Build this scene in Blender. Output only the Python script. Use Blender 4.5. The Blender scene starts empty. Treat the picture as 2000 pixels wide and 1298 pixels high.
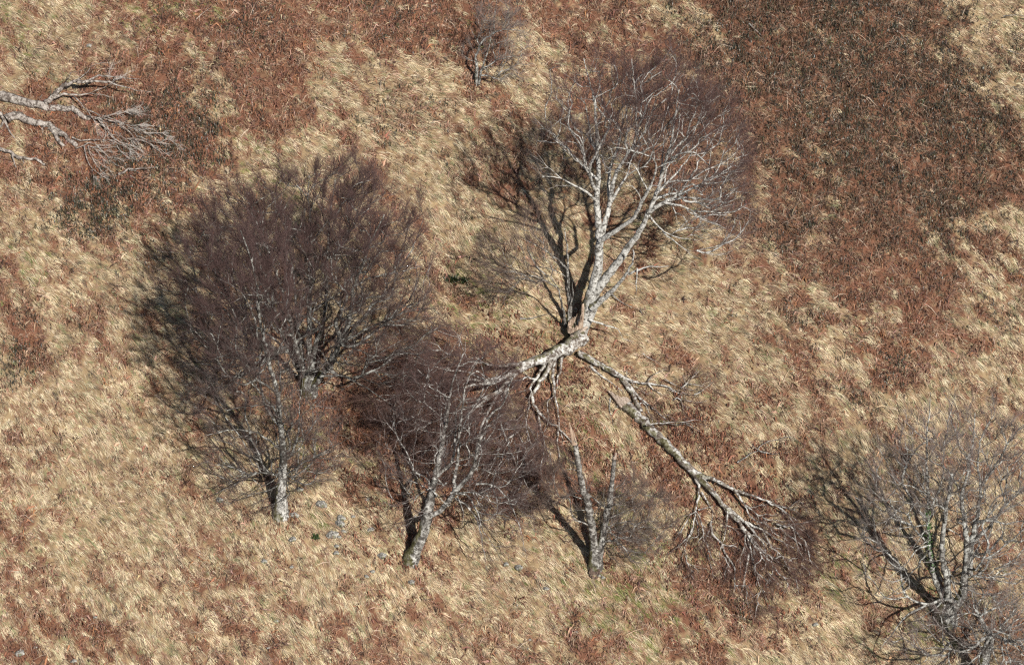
import bpy, math
import numpy as np

rng = np.random.default_rng(7)
scene = bpy.context.scene

# ------------------------------------------------------------------ camera
SLOPE = math.tan(math.radians(22.0))          # the hillside climbs away from the camera
ELEV = math.radians(38.0)                     # camera looks down by this much
DIST = 140.0
HALF = 22.5                                   # half the width of the view at DIST
ce, se = math.cos(ELEV), math.sin(ELEV)
CAM = np.array([0.0, -DIST * ce, DIST * se])
FWD = np.array([0.0, ce, -se]); UPV = np.array([0.0, se, ce])
TAN = HALF / DIST

cam_data = bpy.data.cameras.new("camera")
cam_data.sensor_width = 36.0
cam_data.lens = 18.0 / TAN
cam_data.clip_start = 1.0
cam_data.clip_end = 2000.0
cam = bpy.data.objects.new("camera", cam_data)
scene.collection.objects.link(cam)
cam.location = CAM
cam.rotation_euler = (math.pi / 2 - ELEV, 0, 0)
scene.camera = cam

# ------------------------------------------------------------------ light
SUN_EL = math.radians(44.0)
SUN = np.array([0.447 * math.cos(SUN_EL), -0.894 * math.cos(SUN_EL), math.sin(SUN_EL)])
world = bpy.data.worlds.new("World"); scene.world = world
world.use_nodes = True
wn = world.node_tree.nodes; wl = world.node_tree.links
sky = wn.new("ShaderNodeTexSky"); sky.sky_type = 'NISHITA'; sky.sun_disc = False
sky.sun_elevation = SUN_EL
sky.sun_rotation = math.atan2(SUN[0], SUN[1])
wl.new(sky.outputs[0], wn["Background"].inputs[0])
wn["Background"].inputs[1].default_value = 0.05
sd = bpy.data.lights.new("sun", 'SUN'); sd.energy = 4.8; sd.angle = math.radians(0.5)
sd.color = (1.0, 0.955, 0.885)
sun = bpy.data.objects.new("sun", sd); scene.collection.objects.link(sun)
from mathutils import Vector
sun.rotation_euler = Vector(-SUN).to_track_quat('-Z', 'Y').to_euler()
scene.view_settings.view_transform = 'Standard'
scene.view_settings.look = 'None'
scene.view_settings.exposure = 0.74
scene.view_settings.gamma = 1.0
scene.cycles.use_denoising = False
scene.cycles.max_bounces = 4
scene.cycles.diffuse_bounces = 3
scene.cycles.pixel_filter_type = 'BLACKMAN_HARRIS'
scene.cycles.filter_width = 1.3

# ------------------------------------------------------------------ helpers
def hash2(ix, iy, seed):
    h = (ix.astype(np.int64) * 374761393 + iy.astype(np.int64) * 668265263 + seed * 1442695041) & 0xFFFFFFFF
    h = ((h ^ (h >> 13)) * 1274126177) & 0xFFFFFFFF
    h = h ^ (h >> 16)
    return (h & 0xFFFFFF) / float(0xFFFFFF)

def vnoise(x, y, seed=0):
    ix = np.floor(x); iy = np.floor(y)
    fx = x - ix; fy = y - iy
    fx = fx * fx * (3 - 2 * fx); fy = fy * fy * (3 - 2 * fy)
    a = hash2(ix, iy, seed); b = hash2(ix + 1, iy, seed)
    c = hash2(ix, iy + 1, seed); d = hash2(ix + 1, iy + 1, seed)
    return (a * (1 - fx) + b * fx) * (1 - fy) + (c * (1 - fx) + d * fx) * fy

def fbm(x, y, seed=0, octaves=4):
    s = 0; amp = 1; tot = 0
    for o in range(octaves):
        s = s + amp * vnoise(x * 2 ** o + o * 17.3, y * 2 ** o - o * 9.1, seed + o); tot += amp; amp *= 0.55
    return s / tot

def H(x, y):                                   # height of the hillside
    x = np.asarray(x, float); y = np.asarray(y, float)
    return (SLOPE * y + 1.3 * (fbm(x / 14 + 5, y / 14, 11, 2) - .5)
            + 0.22 * (vnoise(x / 2.6, y / 2.6, 31) - .5) + 0.05 * (vnoise(x / .8, y / .8, 41) - .5))

def ray(px, py):
    d = FWD + np.array([1, 0, 0]) * ((px - 1000) / 1000 * TAN) + UPV * (-(py - 649) / 1000 * TAN)
    return d

def ground_pt(px, py, h=0.0):
    d = ray(px, py); lo, hi = DIST * .6, DIST * 1.5
    for _ in range(50):
        m = (lo + hi) / 2; p = CAM + d * m
        if p[2] > H(p[0], p[1]) + h: lo = m
        else: hi = m
    return CAM + d * lo

def plane_pt(px, py, y):                       # on the upright plane at depth y
    d = ray(px, py)
    return CAM + d * ((y - CAM[1]) / d[1])

def project(x, y, z):
    r = np.stack([x, y - CAM[1], z - CAM[2]], -1)
    w = r @ FWD
    return 1000 + (r[..., 0] / w) / TAN * 1000, 649 - ((r @ UPV) / w) / TAN * 1000

MPP = HALF / 1000.0                            # metres per photo pixel at the middle

def norm(v):
    return v / np.maximum(np.linalg.norm(v, axis=-1, keepdims=True), 1e-9)

def mesh_obj(name, V, faces_list, mat, parent=None, smooth=True, attrs=None):
    """faces_list: list of int arrays (n,k)"""
    me = bpy.data.meshes.new(name)
    V = np.asarray(V, np.float32)
    me.vertices.add(len(V)); me.vertices.foreach_set("co", V.ravel())
    nl = sum(f.size for f in faces_list); nf = sum(len(f) for f in faces_list)
    me.loops.add(nl)
    me.loops.foreach_set("vertex_index", np.concatenate([f.ravel() for f in faces_list]).astype(np.int32))
    me.polygons.add(nf)
    tot = np.concatenate([np.full(len(f), f.shape[1]) for f in faces_list])
    st = np.concatenate([[0], np.cumsum(tot)[:-1]])
    me.polygons.foreach_set("loop_start", st.astype(np.int32))
    me.update(calc_edges=True)
    me.polygons.foreach_set("use_smooth", np.full(nf, bool(smooth)))
    for nm, (typ, dat) in (attrs or {}).items():
        a = me.attributes.new(nm, typ, 'POINT')
        a.data.foreach_set("value" if typ == 'FLOAT' else "color", np.asarray(dat, np.float32).ravel())
    me.materials.append(mat)
    o = bpy.data.objects.new(name, me); scene.collection.objects.link(o)
    if parent: o.parent = parent
    return o

def tag(o, label=None, cat=None, group=None, kind=None):
    if label: o["label"] = label
    if cat: o["category"] = cat
    if group: o["group"] = group
    if kind: o["kind"] = kind
    return o

def empty(name, loc):
    o = bpy.data.objects.new(name, None); scene.collection.objects.link(o)
    o.location = loc; o.empty_display_size = .3
    return o

class MB:                                      # collects tubes into one mesh
    def __init__(s): s.V = []; s.F = {3: [], 4: []}; s.A = []; s.n = 0
    def add(s, V, faces, a):
        for f in faces: s.F[f.shape[1]].append(f + s.n)
        s.V.append(V); s.A.append(a); s.n += len(V)
    def tubes(s, P, R, K, rough=0.0, age=None):
        """P (N,M,3), R (N,M)"""
        N, M, _ = P.shape
        if N == 0: return
        T = np.empty_like(P)
        T[:, 1:-1] = P[:, 2:] - P[:, :-2]; T[:, 0] = P[:, 1] - P[:, 0]; T[:, -1] = P[:, -1] - P[:, -2]
        T = norm(T)
        ov = norm(P[:, -1] - P[:, 0])
        ref = np.where(np.abs(ov[:, 2:3]) < .8, np.array([[0., 0, 1]]), np.array([[.94, .34, 0.]]))
        u = norm(np.cross(T, ref[:, None, :])); v = np.cross(T, u)
        th = np.arange(K) / K * 2 * math.pi
        rr = R[..., None] * np.ones(K)
        if rough: rr = rr * (1 + rough * (rng.random((N, M, K)) - .5))
        ring = P[:, :, None, :] + rr[..., None] * (u[:, :, None, :] * np.cos(th)[None, None, :, None]
                                                   + v[:, :, None, :] * np.sin(th)[None, None, :, None])
        V = ring.reshape(-1, 3)
        idx = np.arange(N * M * K).reshape(N, M, K)
        a = idx[:, :-1, :]; b = np.roll(a, -1, 2); d = idx[:, 1:, :]; c = np.roll(d, -1, 2)
        q = np.stack([a, b, c, d], -1).reshape(-1, 4)
        fs = [q]
        if K > 3:                              # close the tip with a fan
            tipv = P[:, -1] + T[:, -1] * R[:, -1:] * .6
            ti = N * M * K + np.arange(N)
            V = np.concatenate([V, tipv])
            e = idx[:, -1, :]
            fs.append(np.stack([e, np.roll(e, -1, 1), np.repeat(ti[:, None], K, 1)], -1).reshape(-1, 3))
            att = np.concatenate([np.repeat(R.ravel(), K), R[:, -1]])
        else: att = np.repeat((R if age is None else R + age[:, None]).ravel(), K)
        s.add(V, fs, att)
    def build(s, name, mat, parent=None, origin=(0, 0, 0)):
        if not s.V: return None
        V = np.concatenate(s.V) - np.asarray(origin)
        F = [np.concatenate(s.F[k]) for k in (3, 4) if s.F[k]]
        return mesh_obj(name, V, F, mat, parent, True, {"rad": ('FLOAT', np.concatenate(s.A))})

def spline(pts, n):
    """Catmull-Rom through pts (M,4) resampled to n points"""
    p = np.asarray(pts, float)
    q = np.concatenate([[2 * p[0] - p[1]], p, [2 * p[-1] - p[-2]]])
    seg = np.concatenate([[0], np.cumsum(np.linalg.norm(np.diff(p[:, :3], axis=0), axis=1))])
    s = np.linspace(0, seg[-1], n)
    i = np.clip(np.searchsorted(seg, s, side='right') - 1, 0, len(p) - 2)
    t = ((s - seg[i]) / np.maximum(seg[i + 1] - seg[i], 1e-6))[:, None]
    a, b, c, d = q[i], q[i + 1], q[i + 2], q[i + 3]
    out = .5 * ((2 * b) + (c - a) * t + (2 * a - 5 * b + 4 * c - d) * t ** 2 + (3 * b - a - 3 * c + d) * t ** 3)
    out[:, 3:] = b[:, 3:] + (c[:, 3:] - b[:, 3:]) * t
    return out

# ------------------------------------------------------------------ materials
def new_mat(name):
    m = bpy.data.materials.new(name); m.use_nodes = True
    nt = m.node_tree; b = nt.nodes["Principled BSDF"]
    b.inputs["Roughness"].default_value = .85
    b.inputs["Specular IOR Level"].default_value = .2
    return m, nt, b

def nnode(nt, typ, **kw):
    n = nt.nodes.new(typ)
    for k, v in kw.items(): setattr(n, k, v)
    return n

def ramp(nt, src, stops):
    r = nt.nodes.new("ShaderNodeValToRGB")
    el = r.color_ramp.elements
    while len(el) < len(stops): el.new(.5)
    for e, (p, c) in zip(el, stops):
        e.position = p; e.color = (*c, 1) if not np.isscalar(c) else (c, c, c, 1)
    nt.links.new(src, r.inputs[0])
    return r.outputs[0]

def noise(nt, vec, scale, detail=4, rough=.6):
    n = nt.nodes.new("ShaderNodeTexNoise")
    n.inputs["Scale"].default_value = scale; n.inputs["Detail"].default_value = detail
    n.inputs["Roughness"].default_value = rough
    nt.links.new(vec, n.inputs["Vector"])
    return n.outputs[0]

def mix(nt, fac, a, b):
    m = nt.nodes.new("ShaderNodeMix"); m.data_type = 'RGBA'
    for s, v in ((0, fac), (6, a), (7, b)):
        if hasattr(v, "links"): nt.links.new(v, m.inputs[s])
        else: m.inputs[s].default_value = v if s == 0 else (*v, 1)
    return m.outputs[2]

def math_node(nt, op, a, b=None, c=None):
    m = nt.nodes.new("ShaderNodeMath"); m.operation = op
    for i, v in enumerate((a, b, c)):
        if v is None: continue
        if hasattr(v, "links"): nt.links.new(v, m.inputs[i])
        else: m.inputs[i].default_value = v
    return m.outputs[0]

def bark_material(name, grey, pale, dark, twig, lichen=.5, moss=1.0, darkamt=.5, foot=True):
    m, nt, b = new_mat(name)
    tc = nnode(nt, "ShaderNodeTexCoord"); ob = tc.outputs["Object"]
    geo = nnode(nt, "ShaderNodeNewGeometry")
    at = nnode(nt, "ShaderNodeAttribute", attribute_name="rad")
    rad = at.outputs["Fac"]
    n1 = noise(nt, ob, 3.5, 5, .65); n2 = noise(nt, ob, 13, 4, .6); n3 = noise(nt, ob, 1.3 if foot else 3.2, 5)
    c = mix(nt, ramp(nt, n1, [(lichen - .10, 0.), (lichen + .06, 1.)]), grey, pale)
    n4 = noise(nt, ob, 5.5, 6, .75)
    c = mix(nt, ramp(nt, n4, [(1 - darkamt - .03, 0.), (1 - darkamt + .04, 1.)]), c, dark)
    c = mix(nt, ramp(nt, n2, [(.50, 0.), (.62, .55)]), c, dark)
    # moss on the shaded low side
    sx = nnode(nt, "ShaderNodeSeparateXYZ"); nt.links.new(geo.outputs["Normal"], sx.inputs[0])
    so = nnode(nt, "ShaderNodeSeparateXYZ"); nt.links.new(ob, so.inputs[0])
    side = math_node(nt, 'MULTIPLY_ADD', sx.outputs[0], -.55, .05)
    side = math_node(nt, 'ADD', side, math_node(nt, 'MULTIPLY', sx.outputs[2], .35))
    low = math_node(nt, 'MINIMUM', math_node(nt, 'MULTIPLY_ADD', so.outputs[2], -.22, .35), .35) if foot else 0.05
    mo = math_node(nt, 'ADD', math_node(nt, 'ADD', side, low), math_node(nt, 'MULTIPLY_ADD', n3, 1.6, -.98))
    mo = math_node(nt, 'MULTIPLY', ramp(nt, mo, [(.22, 0.), (.36, 1.)]), moss)
    mo = math_node(nt, 'MULTIPLY', mo, ramp(nt, rad, [(.05, 0.), (.11, 1.)]))
    mc = mix(nt, ramp(nt, n4, [(.42, 0.), (.6, 1.)]), (.10, .088, .026), (.035, .033, .010))
    mo = math_node(nt, 'MULTIPLY', mo, ramp(nt, n1, [(.36, .15), (.5, 1.)]))
    c = mix(nt, mo, c, mc)
    tw = ramp(nt, rad, [(.0050, 0.), (.0125, 1.)])
    tcol = mix(nt, n1, twig, tuple(min(1, v * 1.5) for v in twig))
    c = mix(nt, tw, tcol, c)
    nt.links.new(c, b.inputs["Base Color"])
    bp = nnode(nt, "ShaderNodeBump"); bp.inputs["Strength"].default_value = .6; bp.inputs["Distance"].default_value = .04
    nt.links.new(noise(nt, ob, 9, 6, .7), bp.inputs["Height"])
    nt.links.new(bp.outputs[0], b.inputs["Normal"])
    return m

TWIG = (.060, .036, .033)
M_PALE = bark_material("pale_beech_bark", (.30, .29, .265), (.46, .45, .42), (.075, .068, .058), TWIG, .47, .9, .47)
M_BARK = bark_material("lichen_bark", (.12, .112, .102), (.36, .36, .33), (.04, .036, .031), TWIG, .52, 1., .52)
M_MID = bark_material("speckled_bark", (.20, .19, .172), (.45, .44, .41), (.055, .049, .043), TWIG, .5, .9, .51)
M_GREY = bark_material("grey_bark", (.19, .18, .165), (.42, .42, .39), (.055, .05, .044), (.125, .100, .09), .5, .9, .50)
M_SNAG = bark_material("weathered_bark", (.21, .197, .18), (.36, .35, .32), (.055, .048, .042), (.085, .06, .05), .52, .8, .51)
M_FALL = bark_material("fallen_bark", (.19, .165, .14), (.47, .46, .43), (.07, .053, .042), (.095, .055, .044), .49, .8, .49, False)
M_DEAD = bark_material("silvered_dead_wood", (.22, .188, .165), (.35, .315, .28), (.07, .056, .047), (.33, .30, .27), .5, .12, .49, False)

def wood_material(name, a, bcol, d):
    m, nt, b = new_mat(name)
    tc = nnode(nt, "ShaderNodeTexCoord")
    mp = nnode(nt, "ShaderNodeMapping"); mp.inputs["Scale"].default_value = (9, 9, 1.6)
    nt.links.new(tc.outputs["Object"], mp.inputs[0])
    n = noise(nt, mp.outputs[0], 1.5, 6, .7)
    nt.links.new(ramp(nt, n, [(.36, d), (.47, a), (.66, bcol)]), b.inputs["Base Color"])
    bp = nnode(nt, "ShaderNodeBump"); bp.inputs["Strength"].default_value = .8; bp.inputs["Distance"].default_value = .05
    nt.links.new(n, bp.inputs["Height"]); nt.links.new(bp.outputs[0], b.inputs["Normal"])
    return m
M_TORN = wood_material("torn_wood", (.30, .215, .155), (.42, .34, .265), (.09, .055, .038))
M_TORN2 = wood_material("weathered_torn_wood", (.30, .235, .185), (.42, .35, .29), (.12, .08, .055))
M_ROT = wood_material("rotten_wood", (.06, .04, .03), (.14, .10, .08), (.015, .012, .01))

def attr_material(name, rough=.8, spec=.2, trans=0.0):
    m, nt, b = new_mat(name)
    at = nnode(nt, "ShaderNodeAttribute", attribute_name="col")
    nt.links.new(at.outputs["Color"], b.inputs["Base Color"])
    b.inputs["Roughness"].default_value = rough; b.inputs["Specular IOR Level"].default_value = spec
    if trans:
        t = nnode(nt, "ShaderNodeBsdfTranslucent"); nt.links.new(at.outputs["Color"], t.inputs[0])
        ms = nnode(nt, "ShaderNodeMixShader"); ms.inputs[0].default_value = trans
        out = nt.nodes["Material Output"]
        nt.links.new(b.outputs[0], ms.inputs[1]); nt.links.new(t.outputs[0], ms.inputs[2])
        nt.links.new(ms.outputs[0], out.inputs[0])
    return m
M_GRASS = attr_material("dry_grass", .7, .25, .15)
M_FERN = attr_material("dead_bracken", .9, .1)
M_LEAF = attr_material("glossy_leaf", .42, .45)

def rock_material():
    m, nt, b = new_mat("limestone")
    tc = nnode(nt, "ShaderNodeTexCoord"); ob = tc.outputs["Object"]
    n = noise(nt, ob, 7, 6, .65)
    c = ramp(nt, n, [(.40, (.05, .046, .04)), (.51, (.20, .19, .17)), (.64, (.42, .405, .37))])
    c = mix(nt, ramp(nt, noise(nt, ob, 3, 3), [(.56, 0.), (.66, 1.)]), c, (.10, .10, .05))
    nt.links.new(c, b.inputs["Base Color"])
    bp = nnode(nt, "ShaderNodeBump"); bp.inputs["Strength"].default_value = .9; bp.inputs["Distance"].default_value = .06
    nt.links.new(n, bp.inputs["Height"]); nt.links.new(bp.outputs[0], b.inputs["Normal"])
    return m
M_ROCK = rock_material()

# ------------------------------------------------------------------ what grows where
# share of rust coloured bracken (0-9) over the hillside, one digit per 100 photo pixels
RUST = ["33579988885878999972", "56868953353788999994", "89997665335668999997", "59996432244467778999",
        "25634554223456579987", "43345555333445468777", "54345555512335455656", "43345567764435455654",
        "33234468875457755555", "53123336776666654455", "63222222433436654345", "45434333343235653335",
        "66656655555647534445"]
RUST = np.array([[int(c) for c in r] for r in RUST], float) / 9.0
RUST = RUST ** 1.55
# dark leafy bramble: photo x, y, radius, amount
DARK = [(290, 235, 50, .9), (240, 310, 50, .8), (350, 260, 75, 1.), (180, 390, 85, .9), (265, 300, 110, .6), (1820, 440, 80, .6), (1560, 620, 34, .6), (30, 700, 45, .5),
        (1480, 70, 130, .45), (1640, 60, 140, .5), (1560, 160, 140, .45), (1700, 230, 150, .4), (1780, 120, 120, .45),
        (1590, 250, 120, .35), (1900, 250, 100, .4), (1720, 330, 90, .4), (1940, 120, 70, .35), (1680, 770, 40, .45),
        (1840, 170, 90, .5), (1740, 20, 90, .45),
        (735, 260, 60, .28), (850, 230, 50, .25), (490, 60, 60, .3), (720, 20, 50, .35), (1860, 300, 70, .4), (1730, 700, 50, .3),
        (100, 450, 40, .35), (1450, 1190, 20, .5), (1340, 820, 30, .3), (800, 30, 60, .3), (400, 180, 60, .35), (1540, 440, 60, .3),
        (1620, 370, 70, .3), (1950, 640, 60, .3), (60, 620, 40, .3), (1600, 550, 60, .2)]
GREEN = [(300, 12, 70, .6), (400, 14, 40, .6), (1250, 1165, 110, .55), (1140, 850, 45, .5), (1190, 960, 50, .35), (560, 380, 50, .3),
         (30, 520, 50, .35), (470, 300, 60, .3), (1090, 660, 35, .5), (590, 830, 60, .3), (520, 560, 50, .2), (930, 590, 70, .3),
         (1820, 1200, 60, .4), (640, 1010, 20, .5), (900, 60, 40, .3), (20, 30, 60, .3), (1290, 830, 30, .3), (1640, 1110, 60, .3)]

def gridval(px, py):
    gx = np.clip(px / 100 - .5, 0, 18.999); gy = np.clip(py / 100 - .5, 0, 11.999)
    i = gx.astype(int); j = gy.astype(int); fx = gx - i; fy = gy - j
    return (RUST[j, i] * (1 - fx) + RUST[j, i + 1] * fx) * (1 - fy) + (RUST[j + 1, i] * (1 - fx) + RUST[j + 1, i + 1] * fx) * fy

def blobs(px, py, L):
    s = np.zeros_like(px)
    for x, y, r, a in L:
        s = np.maximum(s, a * np.exp(-(((px - x) ** 2 + (py - y) ** 2) / r ** 2) * .9))
    return s

def comb(x, y, py):
    """direction (angle on the ground) in which the grass has been combed"""
    base = np.interp(py, [0, 200, 500, 900, 1300], [-28, -34, -42, -48, -47])
    return np.radians(base + 44 * (fbm(x / 6, y / 6, 71, 3) - .5) + 20 * (vnoise(x / .9, y / .9, 75) - .5))

def rank01(v):
    r = np.empty(len(v)); r[np.argsort(v)] = np.linspace(0, 1, len(v)); return r

def scatter(n, x0=-27.5, x1=27.5, y0=-21, y1=24):
    """points over the part of the hillside in view, with a margin"""
    x = rng.uniform(x0, x1, n); y = rng.uniform(y0, y1, n)
    return x, y

def patch_noise(x, y):
    a = math.radians(-52)                      # patches are drawn out along the fall of the grass
    u = x * math.cos(a) + y * math.sin(a); v = -x * math.sin(a) + y * math.cos(a)
    n = fbm(u / .8, v / .32, 101, 4) + .22 * (vnoise(u / 7, v / 4, 131) - .5) + .30 * (vnoise(u / 2.4, v / 1.1, 141) - .5) + .30 * (vnoise(u / .55, v / .22, 151) - .5)
    return n

# ------------------------------------------------------------------ ground
def axis(lo, hi, step, far):
    core = np.arange(lo, hi + .001, step)
    out = [];  s = step * 1.5; p = hi
    while p < far: p += s; s *= 1.35; out.append(p)
    neg = []; s = step * 1.5; p = lo
    while p > -far: p -= s; s *= 1.35; neg.append(p)
    return np.concatenate([neg[::-1], core, out])
gx, gy = axis(-29, 29, .16, 320), axis(-23, 26, .16, 320)
GX, GY = np.meshgrid(gx, gy)
GZ = H(GX, GY)
nv = GX.size; idx = np.arange(nv).reshape(GX.shape)
q = np.stack([idx[:-1, :-1], idx[:-1, 1:], idx[1:, 1:], idx[1:, :-1]], -1).reshape(-1, 4)
ppx, ppy = project(GX.ravel(), GY.ravel(), GZ.ravel())
pn = rank01(patch_noise(GX.ravel(), GY.ravel()))
rs = np.clip((gridval(ppx, ppy) - pn) * 6 + .5, 0, 1)[:, None]
gcol = np.array([[.21, .15, .085]]) * (1 - rs) + np.array([[.115, .055, .034]]) * rs
gcol = gcol * (.7 + .6 * rng.random((nv, 1)))
m_ground = attr_material("hillside_soil", .95, .05)
g = mesh_obj("ground", np.stack([GX.ravel(), GY.ravel(), GZ.ravel()], -1), [q], m_ground, None, True,
             {"col": ('FLOAT_COLOR', np.concatenate([gcol, np.ones((nv, 1))], 1))})
tag(g, "grassy hillside sloping down towards the viewer", "ground", kind="structure")

# ------------------------------------------------------------------ grass, bracken, bramble
def blades(name, mat, x, y, ang, L, W, hm, ht, col, roll, label, cat, lift=0.0):
    """bent blades: root, middle, tip; x,y roots on the ground"""
    n = len(x)
    dx, dy = np.cos(ang), np.sin(ang)
    z = H(x, y) + lift
    root = np.stack([x, y, z - .02], -1)
    mx, my = x + dx * L * .5, y + dy * L * .5
    tx, ty = x + dx * L, y + dy * L
    zm = H(mx, my) + lift + hm; zt = H(tx, ty) + lift + ht
    mid = np.stack([mx, my, zm], -1); tip = np.stack([tx, ty, zt], -1)
    wv = np.stack([-dy * np.cos(roll), dx * np.cos(roll), np.sin(roll)], -1) * W[:, None] * .5
    V = np.stack([root - wv * .8, root + wv * .8, mid - wv, mid + wv, tip], 1).reshape(-1, 3)
    b = np.arange(n) * 5
    q = np.stack([b, b + 1, b + 3, b + 2], -1); t = np.stack([b + 2, b + 3, b + 4], -1)
    c4 = np.concatenate([np.repeat(col, 5, 0), np.ones((n * 5, 1))], 1)
    o = mesh_obj(name, V, [q, t], mat, None, True, {"col": ('FLOAT_COLOR', c4)})
    return tag(o, label, cat, kind="stuff")

def pick(cols, w, n):
    w = np.array(w, float); w /= w.sum()
    return np.array(cols)[rng.choice(len(cols), n, p=w)]

DENS = 1.0
# tufts of straw coloured grass
nt_ = int(140000 * DENS)
x, y = scatter(nt_); z = H(x, y); px, py = project(x, y, z)
pn = rank01(patch_noise(x, y)); rust = gridval(px, py)
isr = np.clip((rust - pn) * 5 + .5, 0, 1)
keep = rng.random(nt_) < (1 - .80 * isr) * (1 - .45 * blobs(px, py, DARK))
x, y, px, py, isr = x[keep], y[keep], px[keep], py[keep], isr[keep]
nb = 10; n = len(x)
size = .62 + .8 * fbm(x / 1.6, y / 1.6, 431, 3)                                   # short flattened mats and taller tussocks
tl = rng.uniform(.22, .54, n) * size * np.where(rng.random(n) < .10, 1.6, 1) * (1 - .25 * isr)
ta = comb(x, y, py) + rng.normal(0, .13, n)
gm = blobs(px, py, GREEN)
tc_ = pick([(.70, .59, .40), (.56, .45, .29), (.42, .32, .20), (.31, .22, .145), (.28, .27, .14), (.16, .125, .085)], [3.0, 4, 2.4, 1.2, 1.1, 1.5], n)
pinkish = (rng.random(n) < .18 + .55 * isr)[:, None]
tc_ = np.where(pinkish, pick([(.33, .20, .13), (.27, .15, .095), (.40, .27, .175)], [1, 1, 1], n), tc_)
gr = (rng.random(n) < gm * .8)[:, None]
tc_ = np.where(gr, pick([(.21, .22, .075), (.29, .28, .11), (.15, .17, .055)], [1, 1, 1], n), tc_)
R = lambda a: np.repeat(a, nb, 0)
N = n * nb
sp = .055
bx = R(x) + rng.normal(0, sp, N); by = R(y) + rng.normal(0, sp, N)
L = R(tl) * rng.uniform(.55, 1.15, N)
ang = R(ta) + rng.normal(0, .15, N)
W = rng.uniform(.009, .022, N)
hh = R(rng.uniform(.06, .22, n)) * L
aa = math.radians(-48); uu = x * math.cos(aa) + y * math.sin(aa); vv = -x * math.sin(aa) + y * math.cos(aa)
tone = .80 + .40 * (.5 * vnoise(uu / .7, vv / .18, 401) + .5 * vnoise(uu / 3.0, vv / 1.2, 403))   # older and fresher tufts
col = R(tc_ * tone[:, None]) * rng.uniform(.70, 1.16, (N, 1)) * (1 + rng.normal(0, .04, (N, 3)))
blades("dry_grass", M_GRASS, bx, by, ang, L, W, hh * rng.uniform(.6, 1.3, N), hh * rng.uniform(.05, .6, N), np.clip(col, .01, .9),
       rng.normal(0, .5, N), "straw coloured long grass combed down the slope in tufts", "grass")

# rust coloured dead bracken
nc = int(52000 * DENS)
x, y = scatter(nc); z = H(x, y); px, py = project(x, y, z)
pn = rank01(patch_noise(x, y)); rust = gridval(px, py)
isr = np.clip((rust - pn) * 5 + .5, 0, 1)
keep = rng.random(nc) < .10 + .9 * isr
x, y, px, py, isr, rust = x[keep], y[keep], px[keep], py[keep], isr[keep], rust[keep]
n = len(x); nb = 13; N = n * nb
ca = comb(x, y, py) + rng.normal(0, .5, n)
tc_ = pick([(.205, .102, .064), (.165, .083, .056), (.130, .072, .053), (.062, .040, .032), (.28, .19, .135), (.245, .115, .062)], [3, 3, 2.4, 1.5, 1.6, .8], n)
ur = np.clip((px - 1100) / 500, 0, 1) * np.clip((620 - py) / 200, 0, 1)      # older, browner bracken on the upper slope
soft = ((rng.random(n) < .45) & (rust < .45))[:, None]
tc_ = np.where(soft, pick([(.31, .205, .14), (.25, .155, .10), (.20, .13, .09)], [1, 1, 1], n), tc_)
tc_ = tc_ * (1.18 - .62 * ur[:, None]) + ur[:, None] * np.array([[-.004, .008, .007]])
R = lambda a: np.repeat(a, nb, 0)
bx = R(x) + rng.normal(0, .13, N); by = R(y) + rng.normal(0, .13, N)
L = rng.uniform(.10, .34, N); lng = rng.random(N) < .05 + .05 * R(ur); L[lng] *= 2.2
W = rng.uniform(.014, .042, N); W[lng] = .012
ang = R(ca) + rng.normal(0, .75, N)
big = rng.random(N) < .05; L[big] *= 1.7; W[big] *= 2.2
hb = R(rng.uniform(.03, .22, n) * (.5 + vnoise(x / .7, y / .7, 511)))
col = R(tc_) * rng.uniform(.55, 1.3, (N, 1)) * (1 + rng.normal(0, .06, (N, 3)))
col[lng] = pick([(.36, .25, .18), (.28, .16, .10), (.42, .33, .25)], [1, 1, 1], int(lng.sum()))
blades("dead_bracken", M_FERN, bx, by, ang, L, W, hb * rng.uniform(.2, 1.3, N) + .02, hb * rng.uniform(0, 1.2, N) + .01, np.clip(col, .008, .8),
       rng.normal(0, .9, N), "rust brown dead bracken lying in patches over the hillside", "bracken")

# dark green bramble and heather scattered through the bracken
nc = int(70000 * DENS)
x, y = scatter(nc); px, py = project(x, y, H(x, y))
dk = blobs(px, py, DARK)
cl = vnoise(x / .45, y / .45, 211) * .6 + vnoise(x / 1.4, y / 1.4, 223) * .4
keep = (rng.random(nc) < dk * 1.5) & (cl > .5 - .3 * dk) | (rng.random(nc) < .010) & (cl > .6)
x, y, px, py = x[keep], y[keep], px[keep], py[keep]
n = len(x); nb = 12; N = n * nb
R = lambda a: np.repeat(a, nb, 0)
bx = R(x) + rng.normal(0, .16, N); by = R(y) + rng.normal(0, .16, N)
tc_ = pick([(.028, .029, .019), (.038, .040, .023), (.050, .040, .028), (.024, .023, .018), (.055, .064, .028)], [3, 3, 2, 2, .6], n)
col = R(tc_) * rng.uniform(.6, 1.4, (N, 1))
hb = R(rng.uniform(.06, .25, n))
blades("bramble", M_LEAF, bx, by, rng.uniform(0, 6.28, N), rng.uniform(.045, .10, N), rng.uniform(.018, .04, N),
       hb * rng.uniform(.3, 1.2, N), hb * rng.uniform(.2, 1.2, N), col, rng.normal(0, .9, N),
       "dark green low bramble growing through the bracken", "undergrowth", lift=.02)

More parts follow.
